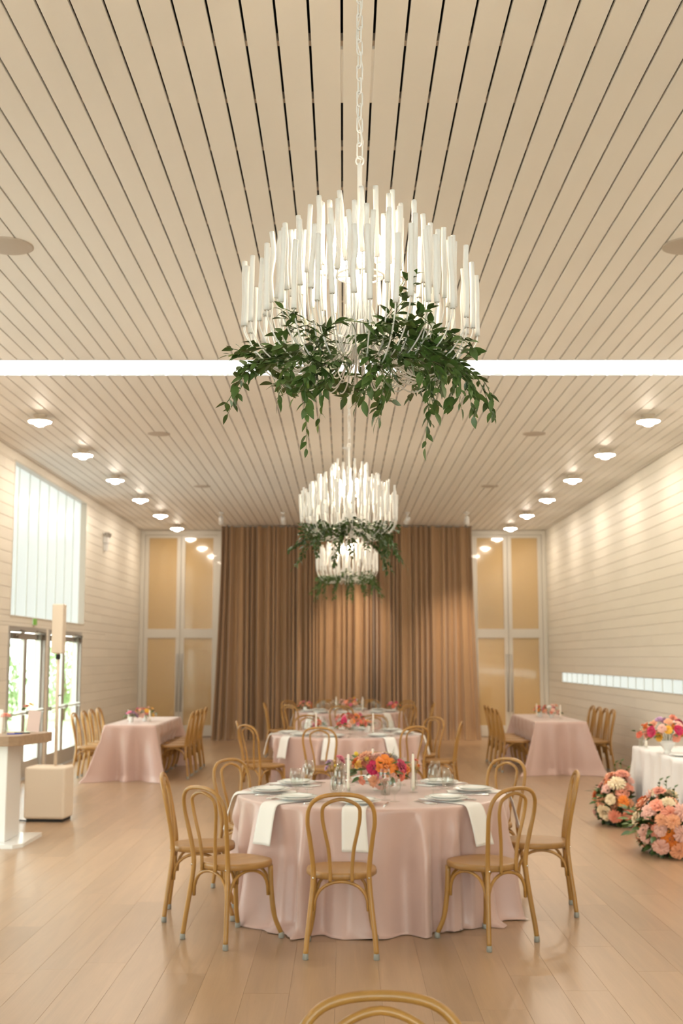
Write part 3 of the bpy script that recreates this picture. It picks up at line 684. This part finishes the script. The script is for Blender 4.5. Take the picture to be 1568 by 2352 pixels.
def bouquet(name, label, group, loc, flowers, base_z, nleaf=14, spread=.12, leafL=.07, r=None, cat='flowers', stem_r=.0016, xmax=9.):
    """flowers: (x, y, z, size, kind, colour) in local coordinates; stems gather at (0,0,base_z)"""
    r = r or random.Random(hash(label) % 1000); t = thing(name, label, cat, loc, 0, group); st = MB()
    zc = sum(f[2] for f in flowers)/len(flowers)
    for (x_, y_, z_, s_, k, c) in flowers:
        d = Vector((x_, y_, (z_-zc)*1.2 + .07)); 
        if k == 'flower_spike': d = Vector((x_*.6, y_*.6, .3))
        omat(obj(k, FK[k], t, (x_, y_, z_), dirq(d, r.uniform(0, 6)), s_), FM[c])
        st.tube(smooth_path([(x_*.12, y_*.12, base_z), (x_*.45, y_*.45, base_z + (z_-base_z)*.6), (x_, y_, z_)], 3), stem_r, 5)
    mk('stems', st, 'stem', t)
    for k in range(nleaf):
        a = r.uniform(0, 6.28); e = r.uniform(-.5, .5); rr = spread*r.uniform(.55, .95)
        c_ = math.cos(a) if rr*math.cos(a) + leafL < xmax else -abs(math.cos(a))
        p = (rr*c_, rr*math.sin(a), zc - .02 + e*spread*.55); d = (c_, math.sin(a), e*.8+.1)
        obj('leaf', leaf_me if r.random() < .75 else leaf_l, t, p, leafq(d, r.uniform(-.8, .8)), leafL*r.uniform(.7, 1.25))
    return t
def rnd_bouquet(name, label, group, loc, n, rad, zc, hz, sizes, pal, base_z, kinds=('rose','dahlia','ranunculus','carnation','rose'), nleaf=14, seed=0, spikes=0, flat=0., leafL=.07, xmax=9.):
    r = random.Random(seed); fl = []; tries = 0
    while len(fl) < n and tries < 4000:
        tries += 1
        a = r.uniform(0, 6.28); e = math.asin(r.uniform(-.35 if not flat else flat, .98)); k = r.uniform(.78, 1.) if not flat else r.uniform(.72, 1.16)
        p = Vector((rad[0]*math.cos(a)*math.cos(e)*k, rad[1]*math.sin(a)*math.cos(e)*k, zc + hz*math.sin(e)*k)); s_ = r.uniform(*sizes)
        if p.x + .8*s_ < xmax and all((Vector(f[:3])-p).length > (f[3]+s_)*.72 for f in fl): fl.append((*p, s_, r.choice(kinds), r.choice(pal)))
    for k in range(spikes):
        a = r.uniform(0, 6.28); fl.append((min(xmax-.05, rad[0]*.6*math.cos(a)), rad[1]*.6*math.sin(a), zc + hz*r.uniform(.7, 1.0), r.uniform(.025, .035), 'flower_spike', r.choice(('blush','cream','salmon'))))
    return bouquet(name, label, group, loc, fl, base_z, nleaf, max(rad), leafL, r, xmax=xmax)
def lathe_thing(name, prof, m, label, cat, group, loc, n=24): return tag(mk(name, MB().lathe(prof, n), m, None, loc), label, cat, group)
bud_prof = [(0,.002), (.022,0), (.026,.004), (.027,.05), (.022,.085), (.016,.105), (.0165,.125), (.0185,.128), (.017,.128), (.0145,.124), (.0142,.105), (.020,.084), (.0245,.05), (.0235,.008), (0,.006)]
bowl_prof = [(0,.002), (.035,0), (.04,.004), (.02,.018), (.022,.03), (.065,.05), (.085,.075), (.088,.092), (.085,.092), (.081,.076), (.06,.054), (0,.04)]
short_prof = [(0,.002), (.03,0), (.033,.003), (.034,.075), (.0335,.08), (.032,.08), (.0315,.075), (.0305,.006), (0,.006)]
def candle(x_, y_, z_, h, where, group):
    tag(mk('candle_holder', MB().lathe([(0,0), (.030,0), (.031,.004), (.012,.010), (.011,.022), (.017,.030), (.0165,.036), (.0118,.036), (.0115,.012), (0,.012)], 20), 'crystal', None, (x_, y_, z_)), 'small glass holder carrying a taper candle ' + where, 'candle holder', 'glass candle holders ' + group)
    c_ = tag(mk('taper_candle', MB().lathe([(0,.0), (.011,0), (.0112,.02), (.0085,h-.01), (.006,h-.002), (0,h)], 14), 'wax', None, (x_, y_, z_+.012)), 'tall ivory taper candle standing ' + where, 'candle', 'taper candles ' + group)
    mk('wick', MB().tube([(0,0,h-.003), (.001,0,h+.008)], .0012, 5), 'wick', c_)
W1, G1 = 'on the rose table', 'at the rose table'
for (x_, y_, w_) in ((.035,8.22,'on the rose table, by the lilac posy'), (.480,8.25,'on the rose table, on the glass-block side'), (.215,8.72,'on the rose table, behind the big bouquet')): candle(x_, y_, ZT, .25, w_, G1)
# centrepiece
bc = (.245, 8.36)
lathe_thing('flower_bowl', bowl_prof, 'crystal', 'footed glass bowl under the large orange rose centrepiece', 'bowl', None, (*bc, ZT))
fl = [(.05,-.10,.175,.062,'rose','orange'), (-.035,-.09,.165,.040,'rose','magenta'), (.155,-.07,.170,.042,'rose','magenta'), (.19,-.05,.150,.036,'ranunculus','orange'), (-.135,-.07,.180,.040,'ranunculus','yellow'),
      (-.10,-.02,.235,.048,'carnation','peach'), (-.01,.0,.240,.042,'dahlia','blush'), (.045,.02,.235,.036,'carnation','lilac'), (.03,-.13,.110,.042,'carnation','pink'), (.09,-.12,.085,.040,'carnation','blush'), (-.04,-.02,.205,.045,'dahlia','peach'),
      (-.155,-.03,.255,.022,'billy_button','mustard'), (-.085,-.05,.225,.026,'billy_button','mustard'), (-.03,-.13,.075,.038,'dahlia','peach'), (.02,-.15,.055,.034,'carnation','blush'), (-.12,-.11,.08,.026,'carnation','salmon'), (.16,-.09,.11,.03,'carnation','coral'),
      (.06,.06,.22,.05,'rose','cream'), (-.08,.08,.19,.05,'dahlia','salmon'), (.14,.06,.18,.045,'rose','peach'), (-.15,.04,.19,.04,'rose','orange'), (.12,.02,.225,.03,'carnation','white'), (.105,.0,.26,.018,'flower_spike','white')]
fl = [(a, b, c, d*(1.32 if i < 3 else 1.2), e, g) for i, (a, b, c, d, e, g) in enumerate(fl)]
bouquet('bouquet', 'low bouquet with a large orange rose, magenta roses and yellow ranunculus', None, (*bc, ZT), fl, .05, 44, .19, .075, random.Random(5))
bvases = [(-.065,8.28,'bud vase of pink and lilac flowers', [(.045,-.01,.235,.030,'carnation','pink'), (.055,.02,.21,.026,'carnation','pink'), (-.035,0,.205,.026,'carnation','lilac'), (-.05,-.01,.165,.022,'carnation','lilac'), (.0,.0,.21,.016,'ranunculus','cream'), (.01,-.01,.18,.014,'billy_button','mustard')], bud_prof),
          (.50,8.47,'bud vase of orange and cream buds beside the roses', [(.01,0,.20,.022,'carnation','coral'), (-.015,.01,.18,.014,'ranunculus','cream'), (.03,-.01,.16,.02,'ranunculus','orange')], bud_prof),
          (.285,8.10,'short glass of blush blooms before the roses', [(0,0,.10,.03,'carnation','blush'), (-.03,0,.09,.026,'carnation','peach')], short_prof)]
for x_, y_, nm, fl, pf in bvases:
    lathe_thing('bud_vase', pf, 'crystal', 'slim clear glass holding the ' + nm.split(' of ')[1] + ' ' + W1, 'vase', None, (x_, y_, ZT))
    bouquet('posy', 'posy, ' + nm + ' ' + W1, None, (x_, y_, ZT), fl, .012, 7, .035, .045, random.Random(8))
# other tables' flowers
WARM = ('orange','coral','coral','pink','magenta','peach','salmon','salmon')
SOFT = ('peach','orange','blush','blush','pink','white','salmon','peach','yellow')
def centre(x_, y_, n, rad, seed, pal, where, vase='bowl'):
    if vase == 'bowl': lathe_thing('flower_bowl', bowl_prof, 'crystal', 'footed glass bowl of flowers ' + where, 'bowl', None, (x_, y_, ZT)); bz, zc = .05, .14
    else: lathe_thing('ceramic_vase', short_prof, 'china', 'short white vase of flowers ' + where, 'vase', None, (x_, y_, ZT)); bz, zc = .02, .11
    rnd_bouquet('bouquet', 'bouquet of ' + ('coral and pink' if pal is WARM else 'peach and orange') + ' blooms ' + where, None, (x_, y_, ZT), n, (rad, rad*.8), zc, rad*.62, (.026, .046), pal, bz, seed=seed, nleaf=16)
w2 = 'in the middle of the middle round pink table'; centre(.09, 14.5, 24, .19, 11, WARM, w2)
candle(-.02-.31, 14.5, ZT, .25, 'on the middle table, glass-door side', 'at the middle round table'); candle(.36, 14.4, ZT, .25, 'on the middle table, glass-block side', 'at the middle round table')
centre(-.33, 14.75, 5, .07, 12, WARM, 'beside the main middle-table bouquet', 'v'); centre(.30, 14.85, 5, .07, 13, SOFT, 'behind a middle-table candle', 'v')
centre(.10, 20.5, 18, .17, 14, SOFT, 'in the middle of the round table by the drapes')
candle(-.12, 20.3, ZT, .25, 'on the drape-side table, glass-door half', 'at the round table by the drapes'); candle(.33, 20.3, ZT, .25, 'on the drape-side table, glass-block half', 'at the round table by the drapes')
for x_, y_, sd, wh in ((-.66, 20.65, 15, 'at the glass-door end of the drape-side table'), (.88, 20.65, 16, 'at the glass-block end of the drape-side table')): centre(x_, y_, 9, .12, sd, WARM, wh, 'v')
centre(-2.90, 17.45, 16, .16, 17, SOFT, 'on the long pink table near the glass doors', 'v'); centre(-3.05, 17.15, 6, .08, 18, ('pink','blush','lilac'), 'beside the taller glass-door table bouquet', 'v')
centre(3.22, 18.45, 16, .16, 19, SOFT, 'on the long pink table near the glass-block wall', 'v'); centre(3.10, 18.78, 8, .10, 20, WARM, 'beside the larger glass-block table bouquet', 'v')
for x_, y_ in ((-3.12,17.32), (-2.80,17.25)): candle(x_, y_, ZT, .16, 'on the glass-door long table, %s edge' % ('door-side' if x_ < -3 else 'room-side'), 'at the glass-door table')
for x_, y_ in ((3.02,18.6), (3.30,18.12)): candle(x_, y_, ZT, .2, 'on the glass-block long table, %s edge' % ('room-side' if x_ < 3.1 else 'wall-side'), 'at the glass-block table')
ww = 'on the white-clothed table'
lathe_thing('bud_vase', short_prof, 'crystal', 'short clear glass holding the coral and cream blooms ' + ww, 'vase', None, (3.10, 12.42, ZT))
bouquet('posy', 'sprig of coral, cream and orange blooms in a short glass ' + ww, None, (3.10, 12.42, ZT), [(-.03,-.02,.13,.042,'dahlia','coral'), (.02,0,.17,.038,'rose','cream'), (.03,.02,.22,.03,'carnation','orange')], .015, 6, .06, .06, random.Random(3))
candle(3.09, 12.20, ZT, .25, ww + ' edge', 'on the white-clothed table'); candle(3.42, 12.35, ZT, .27, ww + ', set back', 'on the white-clothed table')
lathe_thing('footed_vase', [(0,.002), (.04,0), (.045,.004), (.03,.02), (.035,.04), (.07,.09), (.085,.13), (.082,.13), (.066,.092), (0,.05)], 'china', 'white footed vase of the big bouquet ' + ww, 'vase', None, (3.13, 11.55, ZT))
rnd_bouquet('bouquet', 'big bouquet of peach, orange, lilac and magenta blooms ' + ww, None, (3.13, 11.55, ZT), 26, (.22, .20), .20, .15, (.035, .058), ('peach','orange','salmon','lilac','magenta','peach','blush','yellow'), .08, seed=31, nleaf=30)
mk('menu_card', MB().box(-.05, .05, -.09, .09, 0, .002), 'paper', None, (3.2, 11.0, ZT)); tag(bpy.data.objects['menu_card'], 'white paper card lying ' + ww, 'card')
tag(obj('dinner_plate', plate_d, None, (3.2, 11.25, ZT)), 'single white plate ' + ww, 'plate')
# floor arrangements
CORAL = ('peach','salmon','salmon','blush','peach','blush','cream','orange','salmon','peach')
for (x_, y_, n, rad, hz, sd, lab) in ((2.80, 12.2, 40, (.22,.27), .28, 41, 'peach and coral floor flower arrangement at the corner of the white-clothed table'), (2.78, 10.42, 48, (.22,.34), .32, 42, 'larger peach, coral and yellow floor flower arrangement along the side of the white-clothed table')):
    tag(mk('flower_tray', MB().lathe([(0,0), (.11,0), (.125,.01), (.13,.10), (.12,.10), (.11,.02), (0,.02)], 24), 'terra', None, (x_, y_, 0)), 'dark tray under the ' + lab.split(' floor')[0] + ' floor flowers', 'tray')
    t = rnd_bouquet('flower_arrangement', lab, None, (x_, y_, 0), n, rad, .20, hz, (.05, .088), CORAL, .05, kinds=('rose','dahlia','rose','carnation','dahlia'), nleaf=60, seed=sd, spikes=5, flat=-.45, leafL=.085, xmax=.14)
    mb = MB(); r = random.Random(sd)
    for k in range(260):
        d = Vector((r.gauss(0,1), r.gauss(0,1), r.gauss(.2,1))).normalized(); p = Vector((min(.05, d.x*rad[0]*.75), d.y*rad[1]*.75, max(.03, .19+d.z*hz*.7))); q = leafq(d, r.uniform(-1.2, 1.2))
        mb.add([p + q @ (Vector(a)*.10) for a in LV], LF, True)
    stuff(mk('foliage', mb, 'leaf', t))
    for k, (dx, dy, h) in enumerate(((.05,.1,.62), (.08,-.04,.56), (.0,.14,.60), (.07,.17,.5))):
        st = mk('sprig', MB().tube(smooth_path([(dx*.5,dy*.5,.15), (dx*.8,dy*.8,h*.6), (dx,dy,h)], 4), .003, 5), 'stem', t)
        for j in range(9):
            u = .45+.55*j/8; p = Vector((dx*(.5+.5*u), dy*(.5+.5*u), .15+(h-.15)*u)); a = j*2.4
            obj('leaf', leaf_me, st, p, leafq((math.cos(a), math.sin(a), .8), .3), .075*(1.2-u*.5))

# ------------------------------------------------------------------ chandeliers
ZH = 2.635
TIERS = ((.400,38,2.815,.235), (.330,32,2.895,.235), (.245,26,2.965,.235), (.150,18,3.045,.235))
rods = []
for k in range(5):
    r = random.Random(70+k); p = [Vector((0,0,0))]
    ax, ay = r.uniform(-.006,.006), r.uniform(-.005,.005); bx = r.uniform(-.004,.008)
    pts = smooth_path([(0,0,0), (ax,ay*.5,.08), (bx,ay,.155), (ax*.6+bx*.4,ay*1.3,.225)], 4)
    rods.append(MB().tube(pts, [.0092+.0003*math.sin(i*.7+k) for i in range(len(pts))], 9).mesh('rod', M['rod']))
arms = []
for (RR, n, z0, L) in TIERS:
    low = ZH + .02 + (.405-RR)*.22
    pts = smooth_path([(.022,0,3.02), (.032,0,2.92), (.065+RR*.04,0,2.78), (RR*.42,0,low+.025), (RR*.64,0,low), (RR*.87,0,low+.055), (RR*.985,0,(low+z0)/2+.05), (RR,0,z0+.004)], 5)
    arms.append(MB().tube(pts, .0026, 6).mesh('arm', M['rod']))
def torus_link(L=.060, w=.022, r=.0032):
    pts = []
    for k in range(20):
        a = 2*PI*k/20; pts.append((math.cos(a)*w/2, 0, math.sin(a)*w/2 + math.copysign((L-w)/2, math.sin(a)) if abs(math.sin(a)) > 1e-6 else 0.0001))
    pts = [(w/2*math.cos(a), 0, w/2*math.sin(a)+(L-w)/2) for a in [PI*k/8 for k in range(9)]] + [(w/2*math.cos(a), 0, w/2*math.sin(a)-(L-w)/2) for a in [PI+PI*k/8 for k in range(9)]]
    return MB().tube(pts, r, 6, closed=True).mesh('chain_link', M['rod'])
linkm = torus_link()
sock = MB().lathe([(0,0), (.012,0), (.013,.03), (.0,.03)], 10).mesh('socket', M['rod'])
bulbm = MB().lathe([(.008,.03), (.014,.04), (.019,.06), (.016,.08), (.007,.100), (0,.107)], 12).mesh('bulb', M['bulb'])
def chandelier(cx_, cy_, label, seed):
    r = random.Random(seed); t = thing('chandelier', label, 'chandelier', (cx_, cy_, 0))
    for ti, (RR, n, z0, L) in enumerate(TIERS):
        for k in range(n):
            a = 2*PI*(k + r.uniform(-.22,.22) + .5*(ti % 2))/n; dz = r.uniform(-.022,.022); sc = r.uniform(.95,1.04)
            am = obj('arm', arms[ti], t, (0,0,dz), (0,0,a), (sc,sc,1))
            obj('rod', r.choice(rods), am, (RR, 0, z0), (r.uniform(-.05,.05), r.uniform(-.05,.07), r.uniform(0,6.28)), (1,1,L/.225*r.uniform(.92,1.08)))
    mk('stem', MB().lathe([(0,2.90), (.03,2.90), (.034,2.92), (.034,3.02), (.02,3.04), (.009,3.05), (.009,3.43), (.006,3.44), (0,3.44)], 14), 'rod', t)
    mk('stem_ring', MB().tube([(.014*math.cos(2*PI*k/14), 0, 3.450+.016*math.sin(2*PI*k/14)) for k in range(14)], .0035, 6, closed=True), 'rod', t)
    z = 3.487; k = 0
    while z < CEIL-.045: obj('chain_link', linkm, t, (0,0,z), (r.uniform(-.05,.05), 0, PI/2*(k % 2)+.5)); z += .0495; k += 1
    mk('ceiling_canopy', MB().lathe([(0,CEIL), (.06,CEIL), (.06,CEIL-.012), (.02,CEIL-.03), (.006,CEIL-.05), (0,CEIL-.05)], 20), 'rod', t)
    mk('cord', MB().tube([(.012*math.sin(i*.9), .010*math.cos(i*.9), 3.44+(CEIL-.05-3.44)*i/24) for i in range(25)], .0022, 5), 'rod', t)
    for k in range(6):
        a = 2*PI*k/6+.3; p = (.085*math.cos(a), .085*math.sin(a), 3.02 + .03*(k % 2))
        s_ = obj('socket', sock, t, p); obj('bulb', bulbm, s_)
    mk('bulb_ring', MB().tube([(.085*math.cos(2*PI*k/24), .085*math.sin(2*PI*k/24), 3.02) for k in range(24)], .004, 6, closed=True).tube([(-.085,0,3.02), (.085,0,3.02)], .004, 6).tube([(0,-.085,3.02), (0,.085,3.02)], .004, 6), 'rod', t)
    return t
CH = ((.06, 4.05), (.05, 9.75), (.045, 15.4))
chandelier(*CH[0], 'white rod chandelier hanging nearest the open floor, each leaf of its greenery sharp', 101)
chandelier(*CH[1], 'middle one of three white rod chandeliers in a row over the tables', 102)
chandelier(*CH[2], 'white rod chandelier nearest the tan drapes, smallest-looking of the row', 103)
bpy.data.objects['chandelier']['label'] = 'white rod chandelier with long trailing greenery, in front of the ceiling skylight slot'
bpy.data.objects['chandelier.001']['label'] = 'middle one of the three white rod chandeliers hung in a row'
bpy.data.objects['chandelier.002']['label'] = 'white rod chandelier hung nearest the tan drapes'

def garland(c, label, seed, joined, trails, nfill):
    r = random.Random(seed); t = thing('greenery_garland', label, 'greenery', (c[0], c[1], 0)); count = [0]
    fillmb = MB()
    def sprig(ctrl, n, L=.050, sep=False):
        p = smooth_path(ctrl, 6); st = MB().tube(p, [.0019-.0011*i/(len(p)-1) for i in range(len(p))], 5)
        pos = []; 
        for k in range(n):
            u = .08+.92*k/max(1, n-1); f = u*(len(p)-1); i = min(int(f), len(p)-2); q = p[i].lerp(p[i+1], f-i); T = (p[i+1]-p[i]).normalized()
            side = T.cross(Vector((r.gauss(0,.6), r.gauss(0,.6), 1))).normalized()*(1 if k % 2 else -1)
            d = T*.75 + side*.8 + Vector((r.uniform(-.35,.35), r.uniform(-.35,.35), r.uniform(-.35,.2))); 
            if k == n-1: d = T
            pos.append((q, leafq(d, r.uniform(-.9,.9)), L*r.uniform(.72,1.22)*(1-.25*u)))
        if sep:
            so = mk('sprig', st, 'stem', t)
            for q, ro, s_ in pos: obj('leaf', leaf_me if r.random() < .8 else leaf_l, so, q, ro, s_); count[0] += 1
        else:
            for q, ro, s_ in pos: st.add([q + ro @ (Vector(a)*s_) for a in LV], LF, True)
            me = st.mesh('sprig', M['leaf']); obj('sprig', me, t)
    fm = MB()
    def loose(ctrl, L, step):
        p = smooth_path(ctrl, 8); fm.tube(p, .0014, 5); acc = 0.
        for i in range(1, len(p)):
            acc += (p[i]-p[i-1]).length
            while acc > step:
                acc -= step; T = (p[i]-p[i-1]).normalized(); side = T.cross(Vector((r.gauss(0,.6), r.gauss(0,.6), 1))).normalized()*r.choice((1,-1))
                q = leafq(T*.7 + side*.8 + Vector((r.uniform(-.4,.4), r.uniform(-.4,.4), r.uniform(-.5,.25))), r.uniform(-.9,.9)); s_ = L*r.uniform(.7,1.2)
                fm.add([p[i] + q @ (Vector(v)*s_) for v in LV], LF, True)
    for ctrl, n in trails:
        sprig(ctrl, n, sep=not joined)
        for k in range(2):
            j = lambda q, e: tuple(x_ + r.uniform(-e, e) for x_ in q)
            e_ = Vector(ctrl[1]).lerp(Vector(ctrl[2]), r.uniform(.35, .95)); loose([j(ctrl[0], .03), j(ctrl[1], .03), j(e_, .03)], .048, .017)
    for k in range(nfill):
        a = r.uniform(0, 6.28); b = a + r.uniform(.4, 1.0)*r.choice((-1, 1)); r0, r1 = r.uniform(.12,.34), r.uniform(.24,.42); z0, z1 = r.uniform(2.65,2.75), r.uniform(2.64,2.77)
        m_ = (a+b)/2; rm = (r0+r1)/2+.03
        ctrl = [(r0*math.cos(a), r0*math.sin(a), z0), (rm*math.cos(m_), rm*math.sin(m_), max(z0,z1)+r.uniform(-.01,.03)), (r1*math.cos(b), r1*math.sin(b), z1)]
        if not joined and count[0] < 285: sprig(ctrl, 13, sep=True)
        else: loose(ctrl, .052, .016)
    stuff(mk('filler_leaves', fm, 'leaf', t))
    return t
def tr(ax, ay, az, mx, my, mz, ex, ey, ez, n): return ([(ax,ay,az), (mx,my,mz), (ex,ey,ez)], n)
trails1 = [
 tr(-.20,-.12,2.70, -.36,-.16,2.64, -.455,-.10,2.50, 18), tr(-.25,.05,2.70, -.38,-.02,2.735, -.465,-.02,2.725, 13), tr(-.22,-.18,2.68, -.35,-.2,2.66, -.42,-.14,2.60, 13),
 tr(-.15,-.24,2.68, -.25,-.31,2.60, -.275,-.30,2.49, 14), tr(-.08,-.22,2.70, -.17,-.31,2.58, -.18,-.30,2.345, 22), tr(-.05,-.2,2.69, -.11,-.33,2.57, -.14,-.32,2.42, 16), tr(-.12,-.26,2.68, -.16,-.34,2.60, -.22,-.34,2.50, 12),
 tr(.0,-.24,2.68, .03,-.33,2.60, -.02,-.33,2.47, 13), tr(.05,-.22,2.68, .10,-.32,2.58, .045,-.31,2.425, 15), tr(.14,-.22,2.69, .22,-.31,2.58, .205,-.30,2.345, 20),
 tr(.18,-.18,2.70, .29,-.25,2.62, .33,-.24,2.49, 15), tr(.22,-.14,2.69, .34,-.2,2.63, .375,-.18,2.475, 14), tr(.25,-.08,2.70, .38,-.13,2.64, .455,-.10,2.49, 18), tr(.2,-.24,2.67, .26,-.30,2.60, .24,-.32,2.50, 11),
 tr(.04,-.22,2.74, .11,-.30,2.83, .15,-.31,2.915, 12), tr(.10,-.24,2.72, .18,-.32,2.78, .22,-.33,2.80, 11), tr(-.10,-.24,2.72, -.20,-.32,2.76, -.26,-.29,2.78, 11)]
def generic(seed):
    r = random.Random(seed); out = []
    for k in range(13):
        a = 2*PI*k/13 + r.uniform(-.2,.2); c_, s_ = math.cos(a), math.sin(a); e = r.uniform(.36,.52); dz = r.uniform(.06,.26)
        out.append(tr(.2*c_, .2*s_, 2.70, .34*c_, .34*s_, 2.66, e*c_, e*s_, 2.64-dz, 15))
    return out
garland(CH[0], 'leafy green vine trailing in long strands from the chandelier before the skylight slot', 201, False, trails1, 54)
garland(CH[1], 'leafy green vine woven through the middle chandelier of the row', 202, True, generic(5), 44)
garland(CH[2], 'leafy green vine woven through the chandelier nearest the tan drapes', 203, True, generic(6), 40)

# ------------------------------------------------------------------ loudspeaker and welcome desk
t = thing('column_loudspeaker', 'beige fabric-covered column loudspeaker on a pole above its boxy base by the glass doors', 'loudspeaker', (-3.06, 12.55, 0), math.radians(-5))
mk('bass_cabinet', MB().box(-.215, .215, -.20, .12, .03, .555), 'beige', t, bevel=.025, seg=3)
mk('cabinet_foot', MB().box(-.19, .19, -.17, .10, 0, .032), 'black', t)
mk('pole', MB().tube([(.055,-.03,.553), (.05,-.03,1.75)], .017, 12), 'beige', t)
mk('collar', MB().lathe([(.018,0), (.024,.002), (.024,.05), (.018,.052)], 14), 'black', t, (.05,-.03,1.66))
mk('knob', MB().tube([(.06,-.03,1.28), (.10,-.04,1.285)], .008, 8), 'aludark', t)
mk('column_head', MB().box(-.01, .11, -.09, .03, 1.72, 2.24), 'beige', t, bevel=.012)
mk('cable', MB().tube(smooth_path([(-.16,-.20,.012), (-.30,-.16,.012), (-.38,-.28,.012), (-.5,-.2,.012)], 6), .008, 6), 'black', t)
dk = thing('welcome_desk', 'white pedestal desk with a thick wooden top beside the loudspeaker', 'desk', (-3.22, 11.05, 0))
mk('base_plate', MB().prism([(-.55,-.39), (.30,-.39), (.37,-.30), (.37,.36), (-.55,.36)], 0, .035), 'laquer', dk)
mk('pedestal', MB().box(-.45, .085, -.22, .22, .035, .887), 'laquer', dk, bevel=.006)
mk('pedestal', MB().box(.101, .19, -.25, .22, .035, .887), 'laquer', dk, bevel=.006)
mk('inner_panel', MB().box(.083, .103, -.12, .2, .035, .887), 'laquer', dk)
top = [(-.60,-.36), (.12,-.36), (.22,-.335), (.30,-.27), (.44,.22), (.44,.36), (-.60,.36)]
mk('desk_top', MB().prism(top, .885, .975), 'deskwood', dk, bevel=.004)
ZD = .975
def on_desk(name, mb, m, label, cat, loc, rot=None): return tag(mk(name, mb, m, None, loc, rot), label, cat)
on_desk('paper_sheet', MB().box(-.15, .10, -.10, .10, 0, .002), 'paper', 'white paper sheet lying on the welcome desk', 'paper', (-3.32, 10.86, ZD), (0,0,.1))
on_desk('standing_card', MB().box(-.07, .07, -.002, .002, 0, .22), 'paper', 'white card standing tilted on the welcome desk', 'card', (-3.25, 11.10, ZD+.0035), (-.15, .05, .3))
on_desk('standing_card', MB().box(-.06, .06, -.002, .002, 0, .20), 'pinkpaper', 'dusty pink card leaning on the far end of the welcome desk', 'card', (-2.93, 11.25, ZD+.0085), (-.2, .15, .5))
on_desk('pen', MB().tube([(-.07,0,.005), (.03,0,.005)], .005, 6).tube([(.03,0,.005), (.07,0,.004)], [.005,.001], 6), 'blue', 'blue pen lying on the welcome desk', 'pen', (-3.02, 10.98, ZD), (0,0,.2))
on_desk('marker_pen', MB().tube([(-.07,0,.006), (.06,0,.006), (.075,0,.006)], [.006,.006,.002], 6), 'black', 'black marker pen lying on the welcome desk', 'pen', (-2.98, 11.08, ZD), (0,0,.3))
on_desk('card_reader', MB().box(-.05, .05, -.04, .04, 0, .03), 'black', 'small black card box on the welcome desk', 'box', (-3.42, 11.0, ZD))
on_desk('bud_vase', MB().lathe(bud_prof, 20), 'crystal', 'slim glass on the welcome desk holding a coral bloom', 'vase', (-3.10, 10.95, ZD))
bouquet('posy', 'single round coral bloom in the glass on the welcome desk', None, (-3.10, 10.95, ZD), [(0,0,.175,.050,'dahlia','salmon')], .012, 3, .03, .05, random.Random(2))
on_desk('bud_vase', MB().lathe(bud_prof, 20), 'crystal', 'slim glass beside the leaning pink card on the desk', 'vase', (-3.01, 11.32, ZD))
bouquet('posy', 'small red and yellow blooms behind the leaning pink card', None, (-3.01, 11.32, ZD), [(0,0,.24,.032,'rose','coral'), (.04,0,.26,.024,'carnation','yellow')], .012, 4, .03, .05, random.Random(4))
